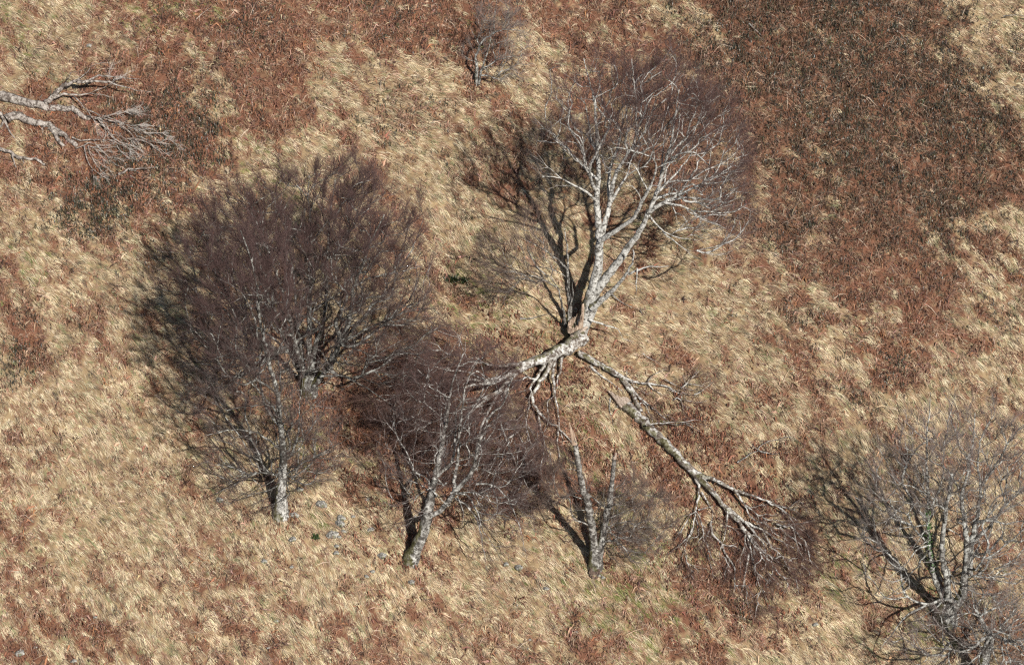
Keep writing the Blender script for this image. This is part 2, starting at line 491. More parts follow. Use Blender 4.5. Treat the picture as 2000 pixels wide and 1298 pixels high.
# fallen beech leaves under the broken crowns
LITTER = [(1090, 745, 60, .8), (1050, 690, 45, .8), (1340, 850, 75, .8), (1320, 880, 50, .7), (1150, 740, 40, .5), (880, 850, 150, .8), (1000, 900, 100, .7),
          (1480, 1080, 110, .9), (1540, 1100, 60, .9), (1360, 1080, 60, .7), (760, 760, 90, .7), (1430, 860, 80, .5), (1200, 900, 50, .3), (640, 720, 100, .3),
          (1500, 1150, 60, .7), (960, 690, 70, .5), (603, 770, 45, .8), (548, 1006, 28, .6), (800, 1096, 30, .6), (1160, 1108, 28, .6), (1120, 660, 45, .7), (1850, 1215, 50, .7), (932, 168, 20, .5)]
nc = 30000
x, y = scatter(nc); px, py = project(x, y, H(x, y))
keep = rng.random(nc) < blobs(px, py, LITTER)
x, y = x[keep], y[keep]; n = len(x); nb = 12; N = n * nb
R = lambda a: np.repeat(a, nb, 0)
bx = R(x) + rng.normal(0, .14, N); by = R(y) + rng.normal(0, .14, N)
col = pick([(.16, .070, .042), (.12, .054, .036), (.20, .10, .06), (.08, .038, .028)], [2, 3, 1, 2], N) * rng.uniform(.7, 1.3, (N, 1))
blades("leaf_litter", M_FERN, bx, by, rng.uniform(0, 6.28, N), rng.uniform(.05, .11, N), rng.uniform(.04, .07, N),
       rng.uniform(.02, .22, N), rng.uniform(.02, .24, N), col, rng.normal(0, .6, N),
       "brown dead beech leaves caught under the fallen crowns", "dead leaves", lift=.02)

# ------------------------------------------------------------------ trees
def grow(limbs, targets, origin, base, bf=.25, up=(0, 0, 1), skip=.3, maxL=4.5, rtip=.006, bend=.12, expo=.47, minh=.15):
    """connects every target to the nearest fitting point of the skeleton; returns chains (N,6,3) and radii (N,6)"""
    up = np.asarray(up, float)
    P = []; D = []; PL = []; RM = []
    for lp in limbs:
        k = int(len(lp) * skip)
        d = np.gradient(lp[:, :3], axis=0)
        s = np.concatenate([[0], np.cumsum(np.linalg.norm(np.diff(lp[:, :3], axis=0), axis=1))]) + np.linalg.norm(lp[0, :3] - base)
        P.append(lp[k:, :3]); D.append(norm(d[k:])); PL.append(s[k:]); RM.append(lp[k:, 3])
    P = np.concatenate(P); D = np.concatenate(D); PL = np.concatenate(PL); RM = np.concatenate(RM)
    n0 = len(P); K = len(targets)
    cap = n0 + K * 5
    P = np.concatenate([P, np.zeros((K * 5, 3))]); D = np.concatenate([D, np.zeros((K * 5, 3))]); PL = np.concatenate([PL, np.zeros(K * 5)])
    par = np.full(cap, -1); n = n0; chains = []
    order = np.argsort(np.linalg.norm(targets - origin, axis=1))
    ts = np.linspace(0, 1, 6)[:, None]
    for t in targets[order]:
        d = t - P[:n]; L = np.linalg.norm(d, axis=1) + 1e-6
        cs = (d * D[:n]).sum(1) / L
        i = int(np.argmin(L * (1.6 - .85 * cs) + bf * PL[:n]))
        l = L[i]
        if l > maxL or l < .12: continue
        dd = d[i] / l
        ctrl = P[i] + l * .5 * norm(.34 * D[i] + .75 * dd) - up * l * bend * rng.uniform(-.3, 1.0) + rng.normal(0, .045, 3) * l
        c = (1 - ts) ** 2 * P[i] + 2 * ts * (1 - ts) * ctrl + ts ** 2 * t
        c[1:5] += rng.normal(0, .010, (4, 3)) * min(l, 1.5)
        P[n:n + 5] = c[1:]
        D[n:n + 5] = norm(np.gradient(c, axis=0)[1:])
        PL[n:n + 5] = PL[i] + l * np.linspace(.2, 1, 5)
        par[n:n + 5] = [i, n, n + 1, n + 2, n + 3]
        chains.append((i, n)); n += 5
    cnt = np.ones(n) * .0
    for (i, k) in chains: cnt[k + 4] += 1
    for k in range(n - 1, n0 - 1, -1): cnt[par[k]] += cnt[k]
    rad = rtip * np.maximum(cnt, 1) ** expo
    C = np.empty((len(chains), 6, 3)); R = np.empty((len(chains), 6))
    for j, (i, k) in enumerate(chains):
        C[j, 0] = P[i]; C[j, 1:] = P[k:k + 5]
        R[j, 1:] = rad[k:k + 5]
        lim = RM[i] * .8 if i < n0 else rad[i]
        R[j, 0] = min(rad[k] * 1.15, max(lim, .006))
        R[j, 1:] = np.minimum(R[j, 1:], max(R[j, 0], .006))
    return C, R

def twigs(C, per, origin, L=(.3, .8), up=(0, 0, 1), wr=.5, wu=.3, wb=.6, nz=.45, r=.0048, subs=2, lo=1, outer=0.):
    up = np.asarray(up, float)
    N = len(C)
    n = int(N * per)
    dist = np.linalg.norm(C[:, -1] - origin, axis=1); pw = (dist / dist.max()) ** outer
    ci = rng.choice(N, n, p=pw / pw.sum()); f = rng.uniform(lo, 4.999, n); k = f.astype(int); f = (f - k)[:, None]
    p = C[ci, k] * (1 - f) + C[ci, k + 1] * f
    bd = norm(C[ci, k + 1] - C[ci, k])
    d = norm(wb * bd + wr * norm(p - origin) + wu * up + rng.normal(0, nz, (n, 3)))
    l = rng.uniform(L[0], L[1], n)[:, None]
    rr = r * rng.uniform(.75, 1.3, n)
    def strip(p, d, l, rr):
        m = len(p)
        mid = p + d * l * .5 + rng.normal(0, .045, (m, 3)) * l
        tip = p + d * l + rng.normal(0, .07, (m, 3)) * l + up * l * .06
        return np.stack([p, mid, tip], 1), np.stack([rr, rr * .75, rr * .4], 1)
    A, RA = strip(p, d, l, rr)
    outP = [A]; outR = [RA]
    for s in range(subs):
        f = rng.uniform(.15, .9, n)[:, None]
        q = np.where(f < .5, A[:, 0] + (A[:, 1] - A[:, 0]) * f * 2, A[:, 1] + (A[:, 2] - A[:, 1]) * (f - .5) * 2)
        perp = norm(np.cross(d, rng.normal(0, 1, (n, 3))))
        d2 = norm(d + perp * rng.uniform(.4, .95, (n, 1)) + up * .12)
        B, RB = strip(q, d2, l * rng.uniform(.3, .62, (n, 1)), rr * .72)
        outP.append(B); outR.append(RB)
    return np.concatenate(outP), np.concatenate(outR)

def in_ell(n, c, r, shell=.5):
    """points in an ellipsoid, denser towards its skin"""
    v = norm(rng.normal(0, 1, (n, 3)))
    u = rng.random(n) ** (1 / 3.0)
    u = np.where(rng.random(n) < shell, .72 + .28 * u, u)
    ph = rng.uniform(0, 50)
    lump = vnoise(v[:, 0] * 2.6 + ph, v[:, 2] * 2.6 + v[:, 1] * 1.7, 301)
    u = u * rng.uniform(.84, 1.12, n) * (.80 + .42 * lump)
    return np.asarray(c) + v * u[:, None] * np.asarray(r)

class Tree:
    def __init__(s, name, label, cat, bpx, bpy_, group=None, bark=None, thick=.84):
        s.thick = thick
        s.base = ground_pt(bpx, bpy_); s.root = empty(name, s.base)
        tag(s.root, label, cat, group); s.limbs = []; s.bark = bark
    def up(s, pts, r0, r1, d0=0., d1=0., name="limb", sides=9, flare=0, grow_on=True, sink=False, mat=None, rough=.08, n=None, crook=.02):
        """a stem traced upright: photo pixels, depth offset from d0 to d1"""
        y0 = s.base[1]
        t = np.concatenate([[0], np.cumsum(np.hypot(*np.diff(np.array(pts, float), axis=0).T))]); t /= t[-1]
        P = np.array([np.append(plane_pt(a, b, y0 + d0 + (d1 - d0) * tt), r0 + (r1 - r0) * tt ** .85) for (a, b), tt in zip(pts, t)])
        return s._limb(P, name, sides, flare, grow_on, sink, mat, rough, n, crook)
    def down(s, pts, r0, r1, h0=0., h1=0., name="limb", sides=8, grow_on=True, mat=None, rough=.1, n=None, arch=0., crook=.03):
        """a stem lying on the hillside: photo pixels, height above ground from h0 to h1"""
        t = np.concatenate([[0], np.cumsum(np.hypot(*np.diff(np.array(pts, float), axis=0).T))]); t /= t[-1]
        P = []
        for (a, b), tt in zip(pts, t):
            r = r0 + (r1 - r0) * tt ** .85
            h = h0 + (h1 - h0) * tt + arch * math.sin(math.pi * tt) + r * .6
            P.append(np.append(ground_pt(a, b, h), r))
        return s._limb(np.array(P), name, sides, 0, grow_on, False, mat, rough, n, crook)
    def _limb(s, P, name, sides, flare, grow_on, sink, mat, rough, n, crook):
        ln = np.linalg.norm(np.diff(P[:, :3], axis=0), axis=1).sum()
        n = n or int(np.clip(ln / .22, 6, 60))
        P[:, 3] *= s.thick
        if grow_on and P[-1, 3] < .045: P[:, 3] *= np.linspace(1, .55, len(P))
        S = spline(P, n)
        w = np.clip(np.linspace(0, 6, n), 0, 1) * np.clip(np.linspace(6, 0, n) , .3, 1)
        S[:, :3] += (rng.normal(0, 1, (n, 3)) * w[:, None]) * crook * np.minimum(ln / 3, 1)
        S[:, 3] *= 1 + .10 * (rng.random(n) - .5)
        if sink:                               # the foot of a trunk goes into the soil
            foot = S[0].copy(); foot[2] -= .45; foot[3] *= 1.25
            S = np.concatenate([[foot], S])
        if flare:
            k = np.exp(-np.linalg.norm(S[:, :3] - s.base, axis=1) / .45)
            S[:, 3] *= 1 + flare * k
        mb = MB(); mb.tubes(S[None, :, :3], S[None, :, 3], sides, rough)
        o = mb.build(name, mat or s.bark, s.root, s.base)
        if grow_on: s.limbs.append(S)
        return o
    def ell(s, px, py, rxp, ryp, rz, dy=0.0):
        """an upright crown ellipsoid: middle and half sizes in photo pixels, depth in metres"""
        c = plane_pt(px, py, s.base[1] + dy)
        return c, (rxp * MPP, rz, ryp * MPP / ce)
    def crown(s, clouds, origin_px=None, bf=.25, skip=.3, maxL=4.5, rtip=.006, per=10, tl=(.3, .8), wr=.5, wu=.3, wb=.6,
              nz=.45, r=.0048, subs=2, up=(0, 0, 1), lim=.25, origin=None, bend=.12, lo=1, expo=.47, shell=.5, outer=.8):
        T = np.concatenate([in_ell(n, c, rr, shell) for (c, rr, n) in clouds])
        T = T[T[:, 2] > H(T[:, 0], T[:, 1]) + lim]
        if origin is None: origin = s.base + np.array([0, 0, 1.5])
        C, R = grow(s.limbs, T, origin, s.base, bf, up, skip, maxL, rtip, bend, expo)
        mb = MB(); mb.tubes(C, R, 5)
        cr = mb.build("crown", s.bark, s.root, s.base)
        # twigs also on the outer halves of the traced limbs
        A, RA = twigs(C, per, origin, tl, up, wr, wu, wb, nz, r, subs, lo, outer)
        ok = (A[:, -1, 2] > H(A[:, -1, 0], A[:, -1, 1]) + .03)
        dd = np.linalg.norm(A[:, 0] - origin, axis=1); dd /= np.percentile(dd, 98)
        age = .0075 * np.clip((.80 - dd) / .3, 0, 1) * rng.random(len(A)) * (RA[:, 0] > 0)   # old inner twigs carry grey lichen
        mb = MB(); mb.tubes(A[ok], RA[ok], 3, 0, age[ok])
        mb.build("twig_spray", s.bark, cr, (0, 0, 0) if False else s.base)
        return C
    def small(s, pts, r0, r1, d0=0., d1=0.):
        return s.up(pts, r0, r1, d0, d1, "branch", 6, mat=None)

def jagged(name, c, axis, r, h0, h1, th0, mat, parent, origin, K=22, thick=.4, jag=.9, ref=(0, 0, 1)):
    """a torn hollow shell of wood: outer wall, splintered rim, inner wall and floor"""
    axis = norm(np.asarray(axis, float)); ref = np.asarray(ref, float)
    u = norm(np.cross(axis, ref) if abs(axis @ ref) < .9 else np.cross(axis, (1., 0, 0))); v = np.cross(axis, u)
    th = np.arange(K) / K * 2 * math.pi
    prof = (.5 + .5 * np.cos(th - th0)) ** 1.4
    K0 = K
    gid = np.cumsum(rng.random(K) < .42); gh = rng.random(gid.max() + 1); gr = rng.random(gid.max() + 1)
    pos = np.array([np.sum(gid[:k] == gid[k]) / max(1, np.sum(gid == gid[k]) - 1) for k in range(K)])
    pt = 1 - np.abs(pos - .5) * 2
    hh = h0 + (h1 - h0) * prof * (.35 + .65 * gh[gid]) * (1 - jag * .6 * (1 - pt) * rng.random(K)) + .12 * r * rng.random(K)
    rad = r * (.9 + .22 * gr[gid]) * (1 + .05 * (rng.random(K) - .5))
    e = u[None] * np.cos(th)[:, None] + v[None] * np.sin(th)[:, None]
    nl = 5
    V = []
    for k in range(nl):
        f = k / (nl - 1)
        V.append(c + e * (rad * (1 - .12 * f + .06 * (rng.random(K) - .5)))[:, None] + axis[None] * (hh * f)[:, None])
    for k in range(nl):
        f = 1 - k / (nl - 1)
        V.append(c + e * (rad * (1 - thick) * (1 - .05 * f) * (1 + .15 * (rng.random(K) - .5)))[:, None] + axis[None] * (hh * f * .96 + .02)[:, None])
    V.append((c + axis * .03)[None])
    V = np.concatenate(V)
    idx = np.arange(2 * nl * K).reshape(2 * nl, K)
    a = idx[:-1]; b = np.roll(a, -1, 1); d = idx[1:]; cc = np.roll(d, -1, 1)
    q = np.stack([a, b, cc, d], -1).reshape(-1, 4)
    l = idx[-1]; t = np.stack([l, np.roll(l, -1), np.full(K, 2 * nl * K)], -1)
    return mesh_obj(name, V - np.asarray(origin), [q, t], mat, parent, False, {"rad": ('FLOAT', np.full(len(V), .3))})

# ---- the wide beech on the left
t = Tree("beech_tree", "widest bare beech with many grey stems and a dense purple brown crown", "tree", 603, 765, "standing trees", M_BARK)
t.up([(603, 772), (603, 752), (604, 735)], .46, .38, 0, 0, "trunk", 14, .25, False, True)
t.up([(598, 745), (590, 715), (579, 681), (568, 630), (556, 590), (545, 550), (524, 490), (500, 430)], .16, .05, 0, -1.5)
t.up([(604, 738), (605, 711), (604, 665), (605, 619), (606, 561), (603, 503), (608, 460), (602, 390), (604, 340)], .20, .04, 0, 1.5)
t.up([(608, 735), (611, 700), (618, 668), (630, 637), (636, 600), (638, 550), (640, 500), (645, 420), (655, 350)], .16, .04, 0, 0)
t.up([(612, 752), (625, 735), (642, 713), (663, 672), (679, 637), (687, 596), (690, 560), (708, 520), (725, 470), (750, 420)], .22, .05, -.2, -1.5)
t.up([(594, 750), (582, 720), (566, 690), (545, 640), (520, 590), (485, 530), (450, 480)], .14, .04, .2, .5)
t.up([(598, 740), (590, 690), (580, 620), (575, 560), (565, 480), (555, 410)], .13, .04, .3, 2.5)
t.up([(660, 676), (685, 660), (720, 640), (770, 620), (820, 590)], .08, .025, -.8, -2)
t.up([(625, 735), (670, 735), (720, 760), (765, 790)], .07, .02, -.6, -2)
t.up([(688, 560), (730, 540), (780, 530), (825, 520)], .06, .02, -1, 0)
t.up([(556, 590), (510, 590), (460, 600), (410, 610)], .06, .02, -1, -1.5)
O = plane_pt(600, 720, t.base[1])
t.crown([(*t.ell(600, 522, 220, 160, 4.4), 680), (*t.ell(590, 650, 190, 70, 1.6, -2.4), 70), (*t.ell(620, 560, 180, 110, 1.5, -3.0), 70), (*t.ell(640, 720, 130, 35, 1.2, -1.6), 50), (*t.ell(645, 435, 135, 85, 2.8), 230), (*t.ell(450, 560, 105, 150, 3.4), 230),
         (*t.ell(735, 520, 105, 130, 3.2), 220), (*t.ell(760, 650, 120, 70, 2.4, -1.0), 150), (*t.ell(430, 690, 80, 70, 2.2, -.5), 90)],
        origin=O, bf=.22, skip=.25, per=8.2, tl=(.35, .95), wr=.8, wu=.18, nz=.34, r=.0047, subs=3, outer=1.5, rtip=.010, lim=.5)

# ---- slimmer tree standing in front of it
t = Tree("bare_tree", "slender dark tree in front of the widest beech, low twigs round its white foot", "tree", 548, 1004, "standing trees", M_BARK)
t.up([(548, 1004), (549, 975), (551, 940), (553, 905)], .32, .20, 0, 0, "trunk", 12, .5, False, True, mat=M_PALE)
t.up([(553, 908), (552, 870), (547, 816), (539, 754), (527, 716), (520, 677), (508, 627), (503, 570), (488, 500), (470, 450)], .19, .04, 0, -.5)
t.up([(552, 900), (570, 885), (583, 839), (585, 800), (589, 760)], .09, .03, 0, -.8)
t.up([(524, 700), (505, 660), (495, 615), (470, 570), (430, 545)], .08, .02, -.1, -1)
t.up([(547, 816), (520, 780), (480, 740), (430, 735)], .07, .02, 0, -1)
t.up([(552, 880), (510, 850), (460, 838), (400, 850)], .07, .02, 0, -1.2)
t.up([(551, 930), (600, 900), (650, 872), (690, 850)], .06, .015, 0, -.8)
t.up([(551, 928), (500, 925), (450, 950), (410, 968)], .06, .015, 0, -1)
t.up([(553, 900), (560, 850), (600, 800), (640, 760)], .05, .015, 0, 1)
O = plane_pt(548, 930, t.base[1])
t.crown([(*t.ell(535, 900, 145, 66, 2.3, .2), 300), (*t.ell(540, 935, 90, 30, 1.3, .4), 50), (*t.ell(480, 780, 105, 70, 2.0), 130), (*t.ell(490, 600, 105, 140, 2.4), 240), (*t.ell(600, 830, 75, 85, 2.0), 80)],
        origin=O, bf=.2, skip=.1, per=8, tl=(.3, .85), wr=.6, wu=.1, nz=.42, r=.0046, subs=3, rtip=.0075, lim=.25)

# ---- leaning tree in the middle
t = Tree("leaning_beech", "pale leaning beech with a mossy foot and drooping right hand branches", "tree", 802, 1093, "standing trees", M_MID, .74)
t.up([(801, 1096), (811, 1072), (822, 1049), (834, 1011), (840, 977)], .37, .27, 0, 0, "trunk", 14, .45, False, True)
t.up([(839, 985), (844, 955), (851, 928), (860, 885), (867, 848), (874, 811), (879, 775), (888, 735), (905, 690)], .24, .05, 0, .4)
t.up([(836, 1008), (858, 998), (874, 980), (885, 958), (887, 935), (894, 905), (897, 845), (903, 797), (912, 745), (935, 700)], .17, .04, 0, -.5)
t.up([(851, 930), (870, 914), (885, 898), (889, 854), (892, 800), (910, 770)], .11, .05, 0, .6)
t.up([(876, 978), (893, 955), (911, 937), (925, 911), (934, 874), (948, 831), (960, 808), (982, 788), (994, 755), (1004, 728)], .17, .05, -.1, -1)
for pts, r0 in (([(880, 962), (914, 969), (934, 1003), (942, 1034), (965, 1068), (985, 1104)], .06), ([(889, 972), (920, 995), (937, 1029), (945, 1072), (950, 1110)], .06),
                ([(930, 945), (960, 946), (985, 965), (1005, 1002), (1017, 1034), (1028, 1085)], .065), ([(962, 950), (972, 985), (968, 1004), (958, 1012)], .035),
                ([(895, 962), (925, 962), (948, 972), (975, 1000)], .05), ([(893, 968), (905, 1000), (903, 1025)], .035), ([(880, 985), (868, 990), (845, 1000)], .03)):
    t.up(pts, r0 * 1.05, .018, -.3, -1.6, "branch", 6)
for pts, r0 in (([(845, 950), (800, 975), (765, 990)], .035), ([(862, 880), (820, 880), (775, 905)], .035), ([(856, 905), (815, 900), (770, 880)], .035), ([(874, 811), (830, 830), (785, 850)], .035),
                ([(868, 845), (825, 840), (780, 815)], .035), ([(925, 911), (960, 905), (1000, 915)], .045), ([(925, 912), (965, 925), (1020, 960)], .05), ([(846, 940), (868, 947), (886, 952)], .055),
                ([(880, 790), (868, 770), (850, 757), (846, 730)], .06), ([(948, 831), (985, 840), (1015, 830)], .04), ([(905, 795), (950, 790), (1000, 770)], .04), ([(879, 775), (830, 770), (790, 760)], .04)):
    t.up(pts, r0 * .7, .010, 0, -.8, "branch", 6)
O = plane_pt(850, 980, t.base[1])
t.crown([(*t.ell(850, 860, 110, 115, 2.2), 330), (*t.ell(905, 755, 115, 80, 2.2), 300), (*t.ell(975, 900, 90, 90, 2.0), 220), (*t.ell(980, 1010, 65, 65, 1.4, -1), 100), (*t.ell(790, 960, 50, 60, 1.2), 70)],
        origin=O, bf=.15, skip=.25, per=5, tl=(.25, .7), wr=.55, wu=.05, nz=.45, r=.0042, subs=2, rtip=.0055)

# ---- broken double snag
t = Tree("broken_snag", "two pale broken stems rising from one hollow rotten foot, left top splintered to a spike", "dead tree", 1162, 1106, "standing trees", M_SNAG, .77)
t.up([(1163, 1108), (1163, 1090), (1164, 1070)], .36, .33, 0, 0, "trunk", 14, .4, False, True)
t.up([(1160, 1085), (1159, 1060), (1157, 1035), (1152, 1003), (1144, 973), (1136, 940), (1130, 912), (1125, 876), (1122, 862)], .25, .13, 0, -.3, "stem", 12)
t.up([(1170, 1085), (1174, 1059), (1181, 1024), (1187, 996), (1192, 973), (1196, 942), (1199, 907), (1200, 892)], .24, .10, 0, .3, "stem", 12)
c1 = plane_pt(1122, 866, t.base[1] - .3); c2 = plane_pt(1200, 894, t.base[1] + .3)
jagged("splintered_spike", c1, plane_pt(1115, 818, t.base[1] - .3) - c1, .115, .1, 1.45, 1.0, M_TORN, t.root, t.base, 18, .5)
jagged("splintered_top", c2, (.02, 0, 1), .10, .05, .35, 4.0, M_TORN2, t.root, t.base, 12, .6)
jagged("rotten_hollow", ground_pt(1161, 1108, .02) + np.array([0, -.28, 0]), (.0, -.75, .55), .27, .02, .30, 1.3, M_ROT, t.root, t.base, 20, .3, .8)
for pts, r0, dd in (([(1140, 975), (1120, 968), (1095, 968)], .05, -.8), ([(1133, 925), (1118, 915), (1100, 918)], .05, -.5), ([(1132, 912), (1115, 900), (1103, 895)], .05, .4), ([(1150, 1000), (1135, 995), (1105, 1002)], .045, -.8),
                ([(1181, 1024), (1190, 1030), (1205, 1060), (1235, 1062)], .05, -.6), ([(1190, 985), (1215, 985), (1245, 990)], .05, .5), ([(1193, 973), (1215, 965), (1240, 955)], .04, .3), ([(1186, 1002), (1180, 985), (1178, 950)], .05, -.4),
                ([(1179, 1035), (1210, 1020), (1260, 1030)], .05, .8), ([(1155, 1020), (1168, 992), (1185, 985)], .035, -.3), ([(1127, 890), (1135, 900), (1142, 915)], .025, -.3), ([(1183, 1016), (1215, 1000), (1270, 985)], .045, 1.0)):
    t.up(pts, r0, .012, 0, dd, "branch", 6)
O = plane_pt(1170, 1060, t.base[1])
t.crown([(*t.ell(1235, 1005, 72, 65, 1.7), 230), (*t.ell(1225, 1055, 65, 32, 1.3), 80), (*t.ell(1105, 965, 45, 55, 1.0), 70), (*t.ell(1115, 905, 22, 25, .7), 16)],
        origin=O, bf=.12, skip=.2, per=9, tl=(.25, .6), wr=.6, wu=.12, nz=.45, r=.0042, subs=2, rtip=.006)

# ---- the tall half of the split beech
t = Tree("split_beech", "tallest white barked beech still standing beside its torn off half", "tree", 1128, 655, "standing trees", M_PALE)
t.up([(1122, 660), (1130, 640), (1143, 622), (1152, 594), (1160, 566)], .52, .34, 0, 0, "trunk", 16, .35, False, True)
t.up([(1159, 570), (1164, 540), (1169, 512), (1171, 457), (1166, 411), (1169, 346), (1167, 290), (1164, 235), (1162, 203), (1150, 156), (1140, 115)], .32, .035, 0, 1.2)
t.up([(1171, 474), (1181, 435), (1190, 401), (1190, 337), (1206, 290), (1209, 272), (1220, 230), (1230, 180)], .18, .035, .1, 2.2)
t.up([(1190, 400), (1201, 346), (1220, 309), (1238, 281), (1243, 207), (1238, 161), (1234, 115)], .13, .03, .4, -.3)
t.up([(1194, 394), (1210, 366), (1225, 340), (1236, 305)], .09, .05, .4, .8)
t.up([(1172, 470), (1192, 457), (1234, 429), (1257, 387), (1272, 362)], .14, .075, 0, -1.2, sides=9)
t.up([(1162, 572), (1192, 531), (1220, 494), (1248, 452), (1271, 406), (1285, 369), (1298, 323), (1312, 272), (1319, 226), (1326, 175)], .26, .04, -.1, -.6)
t.up([(1290, 348), (1294, 305), (1296, 263)], .06, .03, -.4, .4)
t.up([(1266, 415), (1303, 392), (1349, 369), (1395, 346), (1430, 325)], .13, .025, -.4, -1.0)
t.up([(1300, 396), (1340, 406), (1382, 429), (1418, 447)], .07, .02, -.6, -1.8)
t.up([(1156, 600), (1170, 590), (1192, 572), (1220, 540), (1238, 503), (1236, 487)], .21, .05, -.3, -1.2)
t.up([(1228, 536), (1247, 526), (1266, 522), (1307, 519)], .07, .02, -1.0, -1.4)
t.up([(1245, 524), (1243, 548), (1242, 574)], .05, .03, -1.2, -1.4, name="branch")
t.up([(1280, 380), (1310, 350), (1345, 310), (1375, 260)], .08, .02, -.5, .8)
t.up([(1306, 300), (1340, 270), (1375, 225), (1400, 190)], .06, .015, -.6, 0)
t.up([(1303, 392), (1355, 385), (1410, 395), (1450, 385)], .06, .015, -.6, 1.0)
t.up([(1165, 392), (1137, 369), (1109, 355), (1081, 337), (1049, 300)], .075, .015, .3, -.8)
t.up([(1168, 352), (1132, 318), (1109, 290), (1081, 267), (1040, 226)], .075, .015, .3, 1)
t.up([(1294, 452), (1335, 485), (1368, 508)], .04, .012, -.7, -2, name="branch")
t.up([(1268, 420), (1294, 450), (1330, 465), (1380, 470)], .05, .012, -.4, -1.6, name="branch")
t.up([(1150, 623), (1183, 635), (1208, 642), (1216, 660), (1240, 668)], .06, .012, -.4, -1.0, name="branch")
O = plane_pt(1165, 500, t.base[1])
t.crown([(*t.ell(1190, 222, 115, 88, 2.8, .4), 400), (*t.ell(1290, 212, 110, 85, 2.4), 340), (*t.ell(1375, 285, 95, 105, 2.6), 360), (*t.ell(1405, 410, 75, 60, 2.0, -.8), 190), (*t.ell(1090, 290, 60, 75, 1.5), 45),
         (*t.ell(1220, 280, 80, 80, 2.0), 60)],
        origin=O, bf=.25, skip=.35, per=4.6, tl=(.35, .95), wr=.85, wu=.15, nz=.30, r=.0045, subs=3, outer=1.8, rtip=.0085, lo=2)
c = plane_pt(1123, 645, t.base[1] - .35)
jagged("splintered_stub", c, (.06, 0, 1), .36, .25, 1.75, 5.1, M_TORN, t.root, t.base, 44, .35)

# ---- dead shoots beside it
t = Tree("dead_tree", "thin broken grey stem with long left hand twigs close to the tallest beech", "dead tree", 1106, 648, "standing trees", M_SNAG)
t.up([(1107, 650), (1112, 610), (1110, 560), (1109, 515), (1106, 480), (1103, 447)], .17, .045, 0, .5, "trunk", 9, .2, True, True)
t.up([(1104, 640), (1101, 612), (1092, 575), (1082, 550), (1070, 538)], .10, .03, 0, -.6)
t.up([(1108, 525), (1090, 508), (1072, 494), (1040, 475), (1003, 457)], .06, .012, .2, -.5)
t.up([(1070, 540), (1045, 515), (1030, 480), (1022, 440)], .04, .012, -.5, 0)
t.up([(1085, 560), (1050, 540), (1010, 540), (970, 555)], .04, .012, -.3, -.8)
t.up([(1112, 600), (1120, 575), (1117, 555), (1122, 545)], .05, .02, 0, -.3)
t.crown([(*t.ell(1010, 505, 85, 50, 1.6), 120), (*t.ell(1050, 450, 50, 40, 1.2), 40), (*t.ell(990, 560, 50, 25, 1.0), 40)], origin=plane_pt(1105, 560, t.base[1]),
        bf=.1, skip=.3, per=7, tl=(.3, .7), wr=.7, wu=.05, nz=.35, r=.0044, rtip=.005)

# ---- the torn off half lying down the slope
t = Tree("fallen_beech_half", "torn off half of the split beech, its brown crown lying among standing trees", "fallen tree", 1110, 690, None, M_FALL)
t.down([(1140, 655), (1122, 668), (1105, 680), (1073, 696), (1040, 708), (1010, 722)], .44, .20, .75, .75, "trunk", 14, False, rough=.16)
t.down([(1010, 722), (985, 735), (945, 742), (900, 740), (850, 752), (800, 745)], .15, .03, .85, 1.2)
t.down([(1050, 705), (1000, 712), (955, 712), (900, 696), (850, 680)], .12, .03, .9, 1.4)
t.down([(1012, 724), (983, 752), (950, 775), (905, 800), (860, 810)], .14, .03, .7, 1.5)
t.down([(1000, 726), (965, 747), (930, 752), (890, 760), (830, 790)], .11, .03, .9, 1.7)
t.down([(1078, 702), (1063, 734), (1046, 758), (1042, 775), (1049, 800), (1073, 824), (1094, 838), (1122, 869)], .15, .05, .7, .15)
t.down([(1066, 710), (1050, 735), (1039, 751), (1032, 790), (1020, 830)], .10, .03, .6, .6)
t.down([(1084, 700), (1081, 730), (1084, 768), (1089, 800), (1092, 827), (1100, 860)], .10, .035, .6, .1)
t.down([(1099, 692), (1094, 723), (1089, 741), (1088, 758)], .09, .05, .55, .05)
t.down([(1000, 735), (985, 770), (975, 810), (990, 860), (1015, 920), (1045, 975)], .11, .02, .8, .8)
t.down([(985, 750), (955, 800), (935, 850), (930, 900), (945, 960)], .11, .02, .8, 1.0)
t.down([(960, 768), (905, 820), (860, 860), (820, 890)], .09, .02, 1.0, 1.2)
t.down([(1050, 800), (1060, 850), (1075, 900), (1080, 940)], .06, .02, .3, .2)
t.down([(950, 742), (900, 725), (840, 715), (770, 690)], .07, .02, 1.2, 1.8)
t.down([(1090, 838), (1090, 880), (1100, 920), (1125, 940)], .05, .015, .2, .1, name="branch")
t.down([(905, 757), (930, 750), (967, 746)], .07, .09, 1.9, 1.9, name="branch")
def slab(px, py, rxp, ryp, hz, n):
    c = ground_pt(px, py, hz * .45)
    p = in_ell(n, (0, 0, 0), (rxp * MPP, ryp * MPP / .87 * .93, hz * .6))
    p[:, 0] += c[0]; p[:, 1] += c[1]
    p[:, 2] += H(p[:, 0], p[:, 1]) + hz * .45
    return p
